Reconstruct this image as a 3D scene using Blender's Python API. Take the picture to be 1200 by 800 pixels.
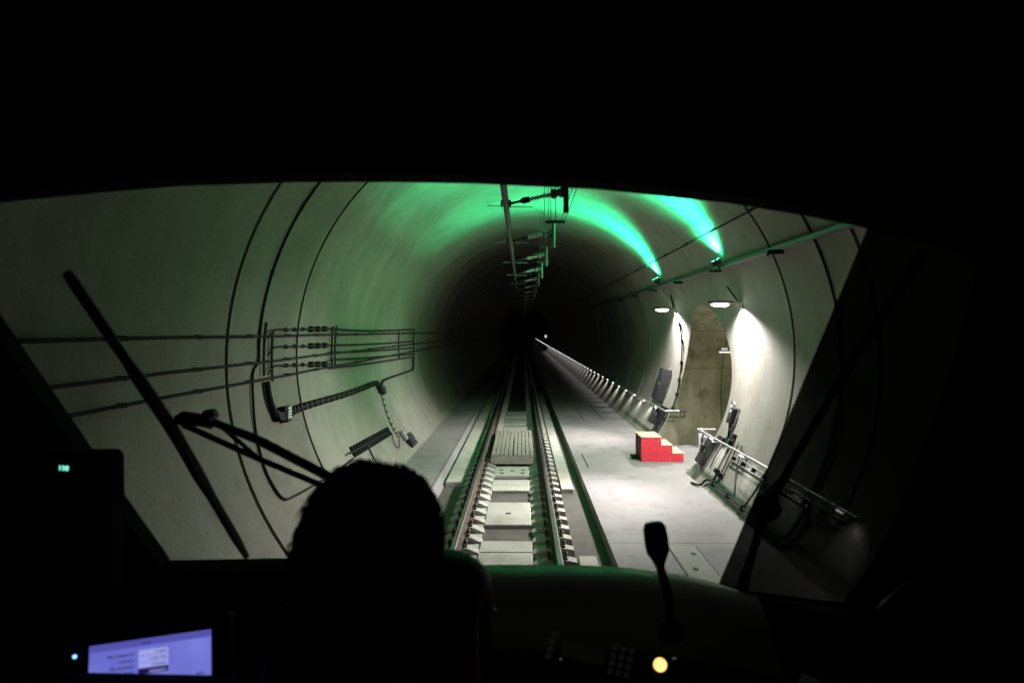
import bpy, bmesh, math, random
from mathutils import Vector, Matrix, Euler
random.seed(7)
for o in list(bpy.data.objects): bpy.data.objects.remove(o)
sc = bpy.context.scene
COL = sc.collection
R_ = math.radians

# ------------------------------------------------------------------ camera, world, exposure
CAM = Vector((0.24, 0.0, 3.11))           # track centre x=0, rail top z=0, the line runs along +Y
cd = bpy.data.cameras.new('camera'); cam = bpy.data.objects.new('camera', cd); COL.objects.link(cam)
cam.location = CAM
cam.rotation_euler = (R_(90 - 0.793), 0, R_(0.793))
cd.sensor_width = 36; cd.lens = 26.01; cd.clip_start = 0.02; cd.clip_end = 2000
cd.dof.use_dof = True; cd.dof.focus_distance = 17.0; cd.dof.aperture_fstop = 4.0
sc.camera = cam
W = bpy.data.worlds.new('World'); sc.world = W; W.use_nodes = True
W.node_tree.nodes['Background'].inputs[0].default_value = (0.01, 0.012, 0.015, 1)
W.node_tree.nodes['Background'].inputs[1].default_value = 0.05   # underground: no daylight reaches this place
sc.view_settings.view_transform = 'Standard'; sc.view_settings.look = 'None'
sc.view_settings.exposure = 0.0; sc.view_settings.gamma = 1.0
sc.cycles.max_bounces = 6; sc.cycles.diffuse_bounces = 4; sc.cycles.glossy_bounces = 2
sc.cycles.transparent_max_bounces = 12; sc.cycles.transmission_bounces = 4
sc.cycles.caustics_reflective = False; sc.cycles.caustics_refractive = False
sc.cycles.sample_clamp_indirect = 4.0
sc.cycles.use_denoising = True

# ------------------------------------------------------------------ measures of the place
AX, AZ, RAD = 0.63, 2.65, 4.375           # tunnel axis and inner radius
WZ = -0.14                                # walkway level
SZ = -0.34                                # track slab level
LE, RE = -1.60, 1.57                      # walkway edges beside the track
YC, ZC, RC = 19.15, 1.25, 2.55            # cross passage: a smaller bore square to the tunnel
EUL = cam.rotation_euler.to_matrix()
def ray(px, py):
    return (EUL @ Vector(((px - 600) / 867.0, (400 - py) / 867.0, -1.0))).normalized()
def atY(px, py, Y):
    d = ray(px, py); return CAM + d * ((Y - CAM.y) / d.y)
def atZ(px, py, z):
    d = ray(px, py); return CAM + d * ((z - CAM.z) / d.z)
def wallp(px, py, off=0.0):
    d = ray(px, py); r = RAD - off
    ox, oz = CAM.x - AX, CAM.z - AZ
    a = d.x * d.x + d.z * d.z; b = ox * d.x + oz * d.z; c = ox * ox + oz * oz - r * r
    t = (-b + math.sqrt(b * b - a * c)) / a
    return CAM + d * t
def wang(p): return math.atan2(p.z - AZ, p.x - AX)
def wpos(th, Y, off=0.0):
    return Vector((AX + (RAD - off) * math.cos(th), Y, AZ + (RAD - off) * math.sin(th)))
def wallz(z, side, off=0.0):
    r = RAD - off
    return AX + side * math.sqrt(max(0, r * r - (z - AZ) ** 2))
def wframe(p):
    """matrix on the lining at p: x along the tunnel, y up along the curve, z inward"""
    th = wang(p); n = Vector((-math.cos(th), 0, -math.sin(th))); u = Vector((0, 1, 0))
    v = n.cross(u)
    if v.z < 0: v = -v; u = -u
    q = wpos(th, p.y)
    return Matrix(((u.x, v.x, n.x, q.x), (u.y, v.y, n.y, q.y), (u.z, v.z, n.z, q.z), (0, 0, 0, 1)))

# ------------------------------------------------------------------ materials
def newmat(name):
    m = bpy.data.materials.new(name); m.use_nodes = True
    return m, m.node_tree.nodes, m.node_tree.links, m.node_tree.nodes['Principled BSDF']
def plain(name, col, rough=0.5, metal=0.0, var=0.25, scale=6.0, bump=0.0, spec=0.5):
    m, N, L, b = newmat(name)
    g = N.new('ShaderNodeNewGeometry')
    n = N.new('ShaderNodeTexNoise'); n.inputs['Scale'].default_value = scale; n.inputs['Detail'].default_value = 5
    L.new(g.outputs['Position'], n.inputs['Vector'])
    r = N.new('ShaderNodeValToRGB'); r.color_ramp.elements[0].position = 0.3; r.color_ramp.elements[1].position = 0.72
    r.color_ramp.elements[0].color = tuple(c * (1 - var) for c in col) + (1,)
    r.color_ramp.elements[1].color = tuple(min(1, c * (1 + var)) for c in col) + (1,)
    L.new(n.outputs['Fac'], r.inputs['Fac']); L.new(r.outputs['Color'], b.inputs['Base Color'])
    b.inputs['Roughness'].default_value = rough; b.inputs['Metallic'].default_value = metal
    b.inputs['Specular IOR Level'].default_value = spec
    if bump:
        bp = N.new('ShaderNodeBump'); bp.inputs['Strength'].default_value = bump; bp.inputs['Distance'].default_value = 0.01
        n2 = N.new('ShaderNodeTexNoise'); n2.inputs['Scale'].default_value = scale * 8; n2.inputs['Detail'].default_value = 4
        L.new(g.outputs['Position'], n2.inputs['Vector']); L.new(n2.outputs['Fac'], bp.inputs['Height']); L.new(bp.outputs['Normal'], b.inputs['Normal'])
    return m
def concrete(name, c_lo, c_hi, big=0.5, streak=0.35, blot=0.0, rough=0.82, bump=0.25, stretch=(1, 1, 1), fine=22, stain=(0.5, 0.46, 0.36)):
    m, N, L, b = newmat(name)
    g = N.new('ShaderNodeNewGeometry')
    mp = N.new('ShaderNodeMapping'); mp.inputs['Scale'].default_value = stretch; L.new(g.outputs['Position'], mp.inputs['Vector'])
    n = N.new('ShaderNodeTexNoise'); n.inputs['Scale'].default_value = big; n.inputs['Detail'].default_value = 8; n.inputs['Roughness'].default_value = 0.62
    L.new(mp.outputs['Vector'], n.inputs['Vector'])
    r = N.new('ShaderNodeValToRGB'); r.color_ramp.elements[0].position = 0.32; r.color_ramp.elements[1].position = 0.68
    r.color_ramp.elements[0].color = c_lo + (1,); r.color_ramp.elements[1].color = c_hi + (1,)
    L.new(n.outputs['Fac'], r.inputs['Fac'])
    # runs of damp and lime that follow the fall of the water
    mp2 = N.new('ShaderNodeMapping'); mp2.inputs['Scale'].default_value = (1.6, 1.6, 0.30); L.new(g.outputs['Position'], mp2.inputs['Vector'])
    n2 = N.new('ShaderNodeTexNoise'); n2.inputs['Scale'].default_value = 1.3; n2.inputs['Detail'].default_value = 6; n2.inputs['Roughness'].default_value = 0.7
    L.new(mp2.outputs['Vector'], n2.inputs['Vector'])
    r2 = N.new('ShaderNodeValToRGB'); r2.color_ramp.elements[0].position = 0.40; r2.color_ramp.elements[1].position = 0.62
    r2.color_ramp.elements[0].color = (1 - streak * 0.8, 1 - streak * 0.82, 1 - streak * 0.95, 1); r2.color_ramp.elements[1].color = (1, 1, 1, 1)
    L.new(n2.outputs['Fac'], r2.inputs['Fac'])
    mx = N.new('ShaderNodeMix'); mx.data_type = 'RGBA'; mx.blend_type = 'MULTIPLY'; mx.inputs[0].default_value = 1.0
    L.new(r.outputs['Color'], mx.inputs[6]); L.new(r2.outputs['Color'], mx.inputs[7])
    # fine mottling, pores
    n3 = N.new('ShaderNodeTexNoise'); n3.inputs['Scale'].default_value = fine; n3.inputs['Detail'].default_value = 6; n3.inputs['Roughness'].default_value = 0.75
    L.new(g.outputs['Position'], n3.inputs['Vector'])
    r3 = N.new('ShaderNodeValToRGB'); r3.color_ramp.elements[0].position = 0.34; r3.color_ramp.elements[1].position = 0.6
    r3.color_ramp.elements[0].color = (0.72, 0.71, 0.69, 1); r3.color_ramp.elements[1].color = (1, 1, 1, 1)
    L.new(n3.outputs['Fac'], r3.inputs['Fac'])
    mx2 = N.new('ShaderNodeMix'); mx2.data_type = 'RGBA'; mx2.blend_type = 'MULTIPLY'; mx2.inputs[0].default_value = 0.7
    L.new(mx.outputs[2], mx2.inputs[6]); L.new(r3.outputs['Color'], mx2.inputs[7])
    last = mx2.outputs[2]
    if blot:
        n4 = N.new('ShaderNodeTexNoise'); n4.inputs['Scale'].default_value = 1.7; n4.inputs['Detail'].default_value = 7; n4.inputs['Roughness'].default_value = 0.66
        L.new(g.outputs['Position'], n4.inputs['Vector'])
        r4 = N.new('ShaderNodeValToRGB'); r4.color_ramp.elements[0].position = 0.52; r4.color_ramp.elements[1].position = 0.68
        r4.color_ramp.elements[0].color = (0, 0, 0, 1); r4.color_ramp.elements[1].color = (blot,) * 3 + (1,)
        L.new(n4.outputs['Fac'], r4.inputs['Fac'])
        mx3 = N.new('ShaderNodeMix'); mx3.data_type = 'RGBA'; mx3.blend_type = 'MULTIPLY'
        L.new(r4.outputs['Color'], mx3.inputs[0]); L.new(last, mx3.inputs[6]); mx3.inputs[7].default_value = stain + (1,)
        last = mx3.outputs[2]
    L.new(last, b.inputs['Base Color'])
    b.inputs['Roughness'].default_value = rough; b.inputs['Specular IOR Level'].default_value = 0.3
    bp = N.new('ShaderNodeBump'); bp.inputs['Strength'].default_value = bump; bp.inputs['Distance'].default_value = 0.012
    L.new(n3.outputs['Fac'], bp.inputs['Height']); L.new(bp.outputs['Normal'], b.inputs['Normal'])
    return m
def emit(name, col, strength, sampled=True):
    m = bpy.data.materials.new(name); m.use_nodes = True; N = m.node_tree.nodes; L = m.node_tree.links
    N.remove(N['Principled BSDF']); e = N.new('ShaderNodeEmission')
    e.inputs[0].default_value = col + (1,); e.inputs[1].default_value = strength
    L.new(e.outputs[0], N['Material Output'].inputs[0])
    if not sampled: m.cycles.emission_sampling = 'NONE'
    return m
def glass(name, tint, gloss=0.035):
    m = bpy.data.materials.new(name); m.use_nodes = True; N = m.node_tree.nodes; L = m.node_tree.links
    N.remove(N['Principled BSDF'])
    t = N.new('ShaderNodeBsdfTransparent'); t.inputs[0].default_value = tint + (1,)
    g = N.new('ShaderNodeBsdfGlossy'); g.inputs['Roughness'].default_value = 0.03; g.inputs[0].default_value = (1, 1, 1, 1)
    x = N.new('ShaderNodeMixShader'); x.inputs[0].default_value = gloss
    L.new(t.outputs[0], x.inputs[1]); L.new(g.outputs[0], x.inputs[2]); L.new(x.outputs[0], N['Material Output'].inputs[0])
    return m

M = {}
M['lining'] = concrete('lining_concrete', (0.215, 0.205, 0.175), (0.32, 0.31, 0.27), big=0.35, streak=0.12, blot=0.3)
M['cast'] = concrete('cast_lining_concrete', (0.25, 0.24, 0.21), (0.345, 0.33, 0.295), big=0.45, streak=0.16, blot=0.25)
M['passage'] = concrete('passage_concrete', (0.15, 0.145, 0.105), (0.29, 0.28, 0.21), big=0.9, streak=0.4, blot=0.8, stain=(0.42, 0.36, 0.24))
M['walk'] = concrete('walkway_concrete', (0.25, 0.232, 0.238), (0.33, 0.31, 0.315), big=0.8, streak=0.0, blot=0.6, stretch=(1, 0.35, 1), fine=30, stain=(0.58, 0.54, 0.51))
M['kerb'] = concrete('kerb_concrete', (0.27, 0.26, 0.23), (0.38, 0.37, 0.33), big=1.2, streak=0.1, blot=0.3)
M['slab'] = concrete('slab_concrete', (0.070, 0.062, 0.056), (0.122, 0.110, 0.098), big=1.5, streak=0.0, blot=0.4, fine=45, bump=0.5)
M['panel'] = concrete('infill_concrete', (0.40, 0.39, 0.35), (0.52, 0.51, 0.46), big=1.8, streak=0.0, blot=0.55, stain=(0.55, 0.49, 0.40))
M['sleeper'] = concrete('sleeper_concrete', (0.42, 0.41, 0.38), (0.54, 0.53, 0.49), big=2.5, streak=0.0, blot=0.7, stain=(0.58, 0.46, 0.34))
M['crossing'] = plain('crossing_panel_grey', (0.23, 0.21, 0.185), 0.8, var=0.22, scale=5, bump=0.2)
M['gasket'] = plain('joint_seal_black', (0.035, 0.035, 0.033), 0.9)
M['railside'] = plain('rail_rust', (0.105, 0.066, 0.048), 0.75, var=0.4, scale=9, bump=0.2)
M['railtop'] = plain('rail_polished_steel', (0.42, 0.41, 0.39), 0.32, metal=0.9, var=0.1, scale=3)
M['clip'] = plain('spring_clip_steel', (0.035, 0.033, 0.03), 0.5, metal=0.4)
M['guide'] = plain('guide_plate_grey', (0.09, 0.085, 0.08), 0.6)
M['galv'] = plain('galvanised_steel', (0.42, 0.43, 0.43), 0.42, metal=0.7, var=0.15, scale=14)
M['darkmetal'] = plain('dark_painted_metal', (0.03, 0.031, 0.033), 0.75, spec=0.2)
M['trough'] = plain('tray_galvanised', (0.20, 0.215, 0.215), 0.5, metal=0.5, var=0.2, scale=10)
M['cable'] = plain('cable_sheath_black', (0.03, 0.031, 0.029), 0.9, spec=0.1)
M['busbar'] = plain('conductor_rail_aluminium', (0.09, 0.085, 0.08), 0.55, metal=0.4)
M['insul'] = plain('insulator_grey_silicone', (0.6, 0.6, 0.58), 0.45)
M['post'] = plain('hanger_post_grey', (0.15, 0.155, 0.15), 0.55, metal=0.2)
M['red'] = plain('red_paint', (0.62, 0.03, 0.055), 0.55, var=0.13, scale=7, bump=0.3)
M['ply'] = plain('bare_plywood', (0.58, 0.46, 0.32), 0.7, var=0.16, scale=8)
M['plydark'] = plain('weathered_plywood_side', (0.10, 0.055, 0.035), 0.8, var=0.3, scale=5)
M['boxgrey'] = plain('cabinet_charcoal', (0.03, 0.031, 0.033), 0.65, var=0.2, spec=0.2)
M['boxlight'] = plain('cabinet_light_grey', (0.30, 0.30, 0.30), 0.5, var=0.15)
M['white'] = plain('white_sign_enamel', (0.75, 0.75, 0.74), 0.4, var=0.06)
M['cover'] = concrete('cover_concrete', (0.30, 0.295, 0.27), (0.38, 0.375, 0.35), big=2.0, streak=0.0, blot=0.2)
M['lamp'] = emit('lamp_lens_white', (1.0, 0.96, 0.93), 30.0)
M['greenlens'] = emit('flood_lens_green', (0.05, 1.0, 0.42), 16.0)
M['led'] = emit('handrail_led_white', (0.95, 0.97, 1.0), 6.5, sampled=False)
M['tube'] = emit('passage_tube_light', (1.0, 0.98, 0.85), 1.6)
M['litsign'] = emit('lit_sign_white', (0.95, 0.97, 1.0), 0.6, sampled=False)
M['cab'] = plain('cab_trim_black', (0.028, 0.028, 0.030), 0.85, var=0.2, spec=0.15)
M['dash'] = plain('cowl_lit_grey', (0.46, 0.48, 0.47), 0.35, var=0.08, spec=0.8)  # only for the cowl stretch that the green light reaches
M['rubber'] = plain('wiper_rubber_black', (0.012, 0.012, 0.012), 0.6)
M['screen'] = emit('screen_violet', (0.135, 0.145, 0.62), 1.0)
def backlight(m, lo, hi):
    N = m.node_tree.nodes; L = m.node_tree.links
    e = [n for n in N if n.type == 'EMISSION'][0]
    tc = N.new('ShaderNodeTexCoord'); nz = N.new('ShaderNodeTexNoise'); nz.inputs['Scale'].default_value = 9; nz.inputs['Detail'].default_value = 2
    L.new(tc.outputs['Object'], nz.inputs['Vector']); r = N.new('ShaderNodeValToRGB')
    r.color_ramp.elements[0].position = .3; r.color_ramp.elements[1].position = .7
    r.color_ramp.elements[0].color = lo + (1,); r.color_ramp.elements[1].color = hi + (1,)
    L.new(nz.outputs['Fac'], r.inputs['Fac']); L.new(r.outputs['Color'], e.inputs[0])
backlight(M['screen'], (.11, .12, .53), (.20, .215, .72))
M['screenbar'] = emit('screen_bar_dark_violet', (0.085, 0.085, 0.42), 1.0)
M['field'] = emit('screen_field_pale', (0.34, 0.36, 0.80), 1.0)
M['ink'] = plain('screen_ink', (0.02, 0.015, 0.09), 0.9, spec=0.0)
M['inkdark'] = emit('screen_dark_field', (0.012, 0.008, 0.07), 1.0)
M['blue'] = emit('indicator_blue', (0.18, 0.45, 1.0), 3.0)
M['cyan'] = emit('digit_cyan', (0.22, 1.0, 0.75), 1.6)
M['orange'] = emit('button_orange', (1.0, 0.50, 0.16), 2.2)
M['keycap'] = plain('keycap_grey', (0.12, 0.12, 0.12), 0.5)
M['keyglow'] = emit('keycap_faint_light', (0.9, 0.95, 0.9), 0.004, sampled=False)
M['needle'] = emit('gauge_needle_faint_light', (0.9, 0.9, 1.0), 0.09, sampled=False)
M['lcd'] = emit('lcd_faint_light', (0.8, 0.95, 0.6), 0.0025, sampled=False)
M['paper'] = plain('paper_white', (0.75, 0.72, 0.8), 0.8, var=0.04)
M['jacket'] = plain('jacket_black', (0.014, 0.014, 0.016), 0.55, var=0.3, bump=0.3)
M['hair'] = plain('hair_dark', (0.012, 0.010, 0.009), 0.6)
M['skin'] = plain('skin', (0.30, 0.19, 0.14), 0.55)
M['seat'] = plain('seat_fabric_black', (0.015, 0.015, 0.017), 0.9)
M['glass'] = glass('windscreen_glass', (0.97, 0.985, 0.975), 0.0006)
M['tint'] = glass('smoked_glass', (0.175, 0.175, 0.17), 0.0004)

# ------------------------------------------------------------------ mesh builder
class MB:
    def __init__(s): s.v = []; s.f = []; s.sm = []; s.mi = []
    def add(s, vs, fs, smooth=False, mi=0, mat=None):
        k = len(s.v)
        s.v += [tuple(mat @ Vector(v)) if mat else tuple(v) for v in vs]
        for f in fs: s.f.append([i + k for i in f]); s.sm.append(smooth); s.mi.append(mi)
        return s
    def box(s, x0, x1, y0, y1, z0, z1, mat=None, mi=0, ch=0.0):
        if ch:
            c = min(ch, (x1 - x0) * .45, (y1 - y0) * .45, (z1 - z0) * .45)
            vs = []; 
            bm = bmesh.new(); bmesh.ops.create_cube(bm, size=1)
            for v in bm.verts: v.co = Vector(((x0 + x1) / 2 + v.co.x * (x1 - x0), (y0 + y1) / 2 + v.co.y * (y1 - y0), (z0 + z1) / 2 + v.co.z * (z1 - z0)))
            bmesh.ops.bevel(bm, geom=list(bm.edges), offset=c, segments=1, affect='EDGES', clamp_overlap=True)
            bm.verts.index_update()
            s.add([v.co.copy() for v in bm.verts], [[v.index for v in f.verts] for f in bm.faces], False, mi, mat); bm.free()
            return s
        vs = [(x0, y0, z0), (x1, y0, z0), (x1, y1, z0), (x0, y1, z0), (x0, y0, z1), (x1, y0, z1), (x1, y1, z1), (x0, y1, z1)]
        return s.add(vs, [(0, 3, 2, 1), (4, 5, 6, 7), (0, 1, 5, 4), (1, 2, 6, 5), (2, 3, 7, 6), (3, 0, 4, 7)], False, mi, mat)
    def tube(s, pts, r, n=8, cap=True, mat=None, mi=0, smooth=True):
        pts = [Vector(p) for p in pts]; rs = r if isinstance(r, (list, tuple)) else [r] * len(pts)
        up = None; vs = []; fs = []
        for i, p in enumerate(pts):
            t = (pts[min(i + 1, len(pts) - 1)] - pts[max(i - 1, 0)]).normalized()
            if up is None:
                a = Vector((0, 0, 1)) if abs(t.z) < .9 else Vector((1, 0, 0))
                up = (a - t * a.dot(t)).normalized()
            else:
                up = (up - t * up.dot(t)); up = up.normalized() if up.length > 1e-6 else t.orthogonal().normalized()
            w = t.cross(up)
            for k in range(n):
                a = 2 * math.pi * k / n; vs.append(p + (up * math.cos(a) + w * math.sin(a)) * rs[i])
        for i in range(len(pts) - 1):
            for k in range(n):
                a = i * n + k; b = i * n + (k + 1) % n; fs.append((a, b, b + n, a + n))
        s.add(vs, fs, smooth, mi, mat)
        if cap:
            s.add(vs[:n], [tuple(range(n - 1, -1, -1))], False, mi, mat); s.add(vs[-n:], [tuple(range(n))], False, mi, mat)
        return s
    def prism(s, poly, d0, d1, axis='Y', mat=None, mi=0):
        """polygon (a,b) extruded along axis: Y uses (x,z), X uses (y,z), Z uses (x,y)"""
        def P(a, b, d): return (a, d, b) if axis == 'Y' else ((d, a, b) if axis == 'X' else (a, b, d))
        n = len(poly)
        vs = [P(a, b, d0) for a, b in poly] + [P(a, b, d1) for a, b in poly]
        fs = [tuple(range(n)), tuple(range(2 * n - 1, n - 1, -1))] + [(i, i + n, (i + 1) % n + n, (i + 1) % n) for i in range(n)]
        return s.add(vs, fs, False, mi, mat)
    def slab(s, pts, thick, mat=None, mi=0):
        """closed plate: polygon of 3-D points given thickness vector"""
        n = len(pts); t = Vector(thick)
        vs = [Vector(p) for p in pts] + [Vector(p) + t for p in pts]
        fs = [tuple(range(n)), tuple(range(2 * n - 1, n - 1, -1))] + [(i, i + n, (i + 1) % n + n, (i + 1) % n) for i in range(n)]
        return s.add(vs, fs, False, mi, mat)
    def lathe(s, prof, n=16, mat=None, mi=0, smooth=True):
        """profile (r,z) about local z"""
        vs = []; fs = []
        for r, z in prof:
            for k in range(n):
                a = 2 * math.pi * k / n; vs.append((r * math.cos(a), r * math.sin(a), z))
        for i in range(len(prof) - 1):
            for k in range(n):
                a = i * n + k; b = i * n + (k + 1) % n; fs.append((a, b, b + n, a + n))
        fs.append(tuple(range(n - 1, -1, -1))); fs.append(tuple(range((len(prof) - 1) * n, len(prof) * n)))
        return s.add(vs, fs, smooth, mi, mat)
    def build(s, name, mats, parent=None, fix=True):
        me = bpy.data.meshes.new(name); me.from_pydata(s.v, [], s.f)
        for m in (mats if isinstance(mats, (list, tuple)) else [mats]): me.materials.append(m)
        for p, a, i in zip(me.polygons, s.sm, s.mi): p.use_smooth = a; p.material_index = i
        if fix:
            bm = bmesh.new(); bm.from_mesh(me); bmesh.ops.recalc_face_normals(bm, faces=bm.faces); bm.to_mesh(me); bm.free()
        o = bpy.data.objects.new(name, me); COL.objects.link(o)
        if parent:
            o.parent = parent; o.matrix_parent_inverse = Matrix.Translation(-parent.location) if parent.type == 'EMPTY' else Matrix()
        return o
def tag(o, label=None, cat=None, group=None, kind=None):
    if label: o['label'] = label
    if cat: o['category'] = cat
    if group: o['group'] = group
    if kind: o['kind'] = kind
    return o
def thing(name, loc, label=None, cat=None, group=None, kind=None):
    o = bpy.data.objects.new(name, None); o.empty_display_size = 0.1; COL.objects.link(o); o.location = loc
    return tag(o, label, cat, group, kind)
def copy_thing(root, loc):
    """thing with its parts and sub-parts, mesh data shared, moved so that its base stands at loc"""
    r = root.copy(); COL.objects.link(r); r.location = loc
    for ch in root.children:
        c = ch.copy(); COL.objects.link(c); c.parent = r; c.matrix_parent_inverse = ch.matrix_parent_inverse.copy()
        for g in ch.children:
            d = g.copy(); COL.objects.link(d); d.parent = c; d.matrix_parent_inverse = g.matrix_parent_inverse.copy()
    return r
def spot(name, loc, target, power, col, half, blend=0.15, radius=0.05, parent=None):
    l = bpy.data.lights.new(name, 'SPOT'); l.energy = power; l.color = col; l.spot_size = R_(2 * half); l.spot_blend = blend; l.shadow_soft_size = radius
    o = bpy.data.objects.new(name, l); COL.objects.link(o); o.location = loc
    d = Vector(target) - Vector(loc); o.rotation_euler = d.to_track_quat('-Z', 'Y').to_euler()
    if parent: o.parent = parent; o.matrix_parent_inverse = Matrix.Translation(-parent.location)
    return o
def curve_pts(pts, k=8):
    """Catmull-Rom through the points"""
    P = [Vector(p) for p in pts]; P = [P[0] * 2 - P[1]] + P + [P[-1] * 2 - P[-2]]; out = []
    for i in range(1, len(P) - 2):
        for j in range(k):
            t = j / k; a, b, c, d = P[i - 1:i + 3]
            out.append(0.5 * ((2 * b) + (c - a) * t + (2 * a - 5 * b + 4 * c - d) * t * t + (3 * b - a - 3 * c + d) * t ** 3))
    out.append(P[-2]); return out
def text(name, body, size, mat, M4, parent, align='RIGHT'):
    c = bpy.data.curves.new(name, 'FONT'); c.body = body; c.size = size; c.align_x = align; c.extrude = 0.0003; c.resolution_u = 2
    tmp = bpy.data.objects.new(name, c); COL.objects.link(tmp)
    dg = bpy.context.evaluated_depsgraph_get()
    me = bpy.data.meshes.new_from_object(tmp.evaluated_get(dg)); me.name = name; me.materials.clear(); me.materials.append(mat)
    bpy.data.objects.remove(tmp); o = bpy.data.objects.new(name, me); COL.objects.link(o)
    o.parent = parent
    inv = Matrix.Translation(-parent.location) if parent.type == 'EMPTY' else Matrix()
    o.matrix_parent_inverse = inv; o.matrix_basis = M4
    return o

# ================================================================== TUNNEL LINING
tunnel = thing('tunnel', (AX, 0, AZ - RAD), 'round bored rail tunnel of grey concrete rings around the single track', 'tunnel', kind='structure')
NS = 128
def ring_mesh(w, gap=0.055):
    mb = MB(); y0, y1 = gap, w - gap; cols = [y0, (y0 + y1) / 2, y1]
    def loop(r, ys):
        vs = []; fs = []
        for y in ys:
            for k in range(NS):
                a = 2 * math.pi * k / NS; vs.append((r * math.cos(a), y, r * math.sin(a)))
        for i in range(len(ys) - 1):
            for k in range(NS):
                a = i * NS + k; b = i * NS + (k + 1) % NS; fs.append((a, a + NS, b + NS, b))
        return vs, fs
    mb.add(*loop(RAD, cols), True)
    v, f = loop(RAD + .3, [y0, y1]); mb.add(v, [tuple(reversed(q)) for q in f], True)
    for y in (y0, y1):
        vs = []; fs = []
        for r in (RAD, RAD + .3):
            for k in range(NS):
                a = 2 * math.pi * k / NS; vs.append((r * math.cos(a), y, r * math.sin(a)))
        for k in range(NS): fs.append((k, (k + 1) % NS, (k + 1) % NS + NS, k + NS))
        mb.add(vs, fs)
    return mb
def seal_mesh():
    mb = MB(); vs = []; fs = []
    for (r, y) in ((RAD + .05, -.08), (RAD + .05, .08), (RAD + .25, .08), (RAD + .25, -.08)):
        for k in range(NS):
            a = 2 * math.pi * k / NS; vs.append((r * math.cos(a), y, r * math.sin(a)))
    for i in range(4):
        for k in range(NS):
            a = i * NS + k; b = i * NS + (k + 1) % NS; n = ((i + 1) % 4 - i) * NS; fs.append((a, b, b + n, a + n))
    return mb.add(vs, fs)
ring0 = None; seal0 = None
ring_mesh(12.4).build('lining_section', M['lining'], tunnel, fix=False).matrix_basis = Matrix.Translation((0, -2.5, RAD)); tunnel.children[-1].matrix_parent_inverse = Matrix()
ys = [9.9] + [28.0 + 3.1 * k for k in range(8)]
for y in ys:
    if ring0 is None:
        ring0 = ring_mesh(3.1).build('lining_ring', M['lining'], tunnel, fix=False); o = ring0
        seal0 = seal_mesh().build('joint_seal', M['gasket'], tunnel); s_ = seal0
    else:
        o = ring0.copy(); COL.objects.link(o); s_ = seal0.copy(); COL.objects.link(s_)
    for q, yy in ((o, y), (s_, y)):
        q.parent = tunnel; q.matrix_parent_inverse = Matrix(); q.location = (0, yy, RAD)
s_ = seal0.copy(); COL.objects.link(s_); s_.parent = tunnel; s_.location = (0, 13.0, RAD)
# cast section round the passage mouth, opening left where the smaller bore meets it
def hole_w(z): 
    d = RC * RC - (z - ZC) ** 2
    return math.sqrt(d) if d > 0 else 0.0
th_ap = math.asin((ZC + RC - AZ) / RAD)
ths = sorted(set([2 * math.pi * k / 160 for k in range(161)] + [th_ap + 0.012 * j for j in range(-9, 1)]))
cast = MB()
for side in (0, 1):
    rows = []; NC = 14
    for th in ths:
        p = wpos(th, 0); w = hole_w(p.z) if math.cos(th) > 0 and p.z > ZC - RC else 0.0
        a, b = (13.055, YC - w) if side == 0 else (YC + w, 27.945)
        rows.append([(p.x, a + (b - a) * j / NC, p.z) for j in range(NC + 1)])
    vs = [q for r in rows for q in r]; n = NC + 1
    fs = [(i * n + j, i * n + j + 1, (i + 1) * n + j + 1, (i + 1) * n + j) for i in range(len(rows) - 1) for j in range(NC)]
    cast.add(vs, fs, True)
for y in (13.055, 27.945):   # end faces
    vs = [tuple(wpos(2 * math.pi * k / NS, y, o)) for o in (0, -.3) for k in range(NS)]
    cast.add(vs, [(k, (k + 1) % NS, (k + 1) % NS + NS, k + NS) for k in range(NS)])
cast_o = cast.build('cast_lining', M['cast'], tunnel, fix=False)
far = MB(); y_f = 28.0 + 3.1 * 8
fy = [y_f + 4 * k for k in range(60)]
vs = [tuple(wpos(2 * math.pi * k / 64, y)) for y in fy for k in range(64)]
far.add(vs, [(i * 64 + k, (i + 1) * 64 + k, (i + 1) * 64 + (k + 1) % 64, i * 64 + (k + 1) % 64) for i in range(len(fy) - 1) for k in range(64)], True)
far.build('far_lining', M['lining'], tunnel, fix=False)
YEND = fy[-1]
endw = MB().add([tuple(wpos(2 * math.pi * k / 64, YEND, -.2)) for k in range(64)], [tuple(range(64))])
endw.build('end_wall', M['gasket'], tunnel)

# cross passage bore
cp = thing('cross_passage', (4.9, YC, WZ), 'round concrete cross passage opening off the walkway between the two lit wall lamps', 'passage', kind='structure')
mb = MB(); vs = []; fs = []; NP = 96; XE = 11.0; NX = 7
for k in range(NP):
    a = 2 * math.pi * k / NP; z = ZC + RC * math.sin(a); x0 = wallz(z, 1)
    for j in range(NX + 1): vs.append((x0 + (XE - x0) * j / NX, YC + RC * math.cos(a), z))
for k in range(NP):
    for j in range(NX):
        a = k * (NX + 1) + j; b = ((k + 1) % NP) * (NX + 1) + j; fs.append((a, a + 1, b + 1, b))
mb.add(vs, fs, True); mb.build('passage_lining', M['passage'], cp)
MB().box(XE - .02, XE + .2, YC - 2.7, YC + 2.7, -1.5, 4.0).build('bulkhead', M['passage'], cp)
MB().box(3.995, XE, YC - 2.12, YC + 2.12, WZ - .3, WZ - .003).build('passage_floor', M['walk'], cp)
mb = MB()   # construction joint ring inside the passage
mb.tube([(6.05, YC + (RC - .01) * math.cos(t), ZC + (RC - .01) * math.sin(t)) for t in [math.pi * (-.2 + 1.4 * k / 30) for k in range(31)]], .008, 6)
mb.build('joint_seal', M['gasket'], cp)
def pring(x): return [(x, YC + (RC - .004) * math.cos(t), ZC + (RC - .004) * math.sin(t)) for t in [math.pi * (-.1 + 1.2 * k / 30) for k in range(31)]]
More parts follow.
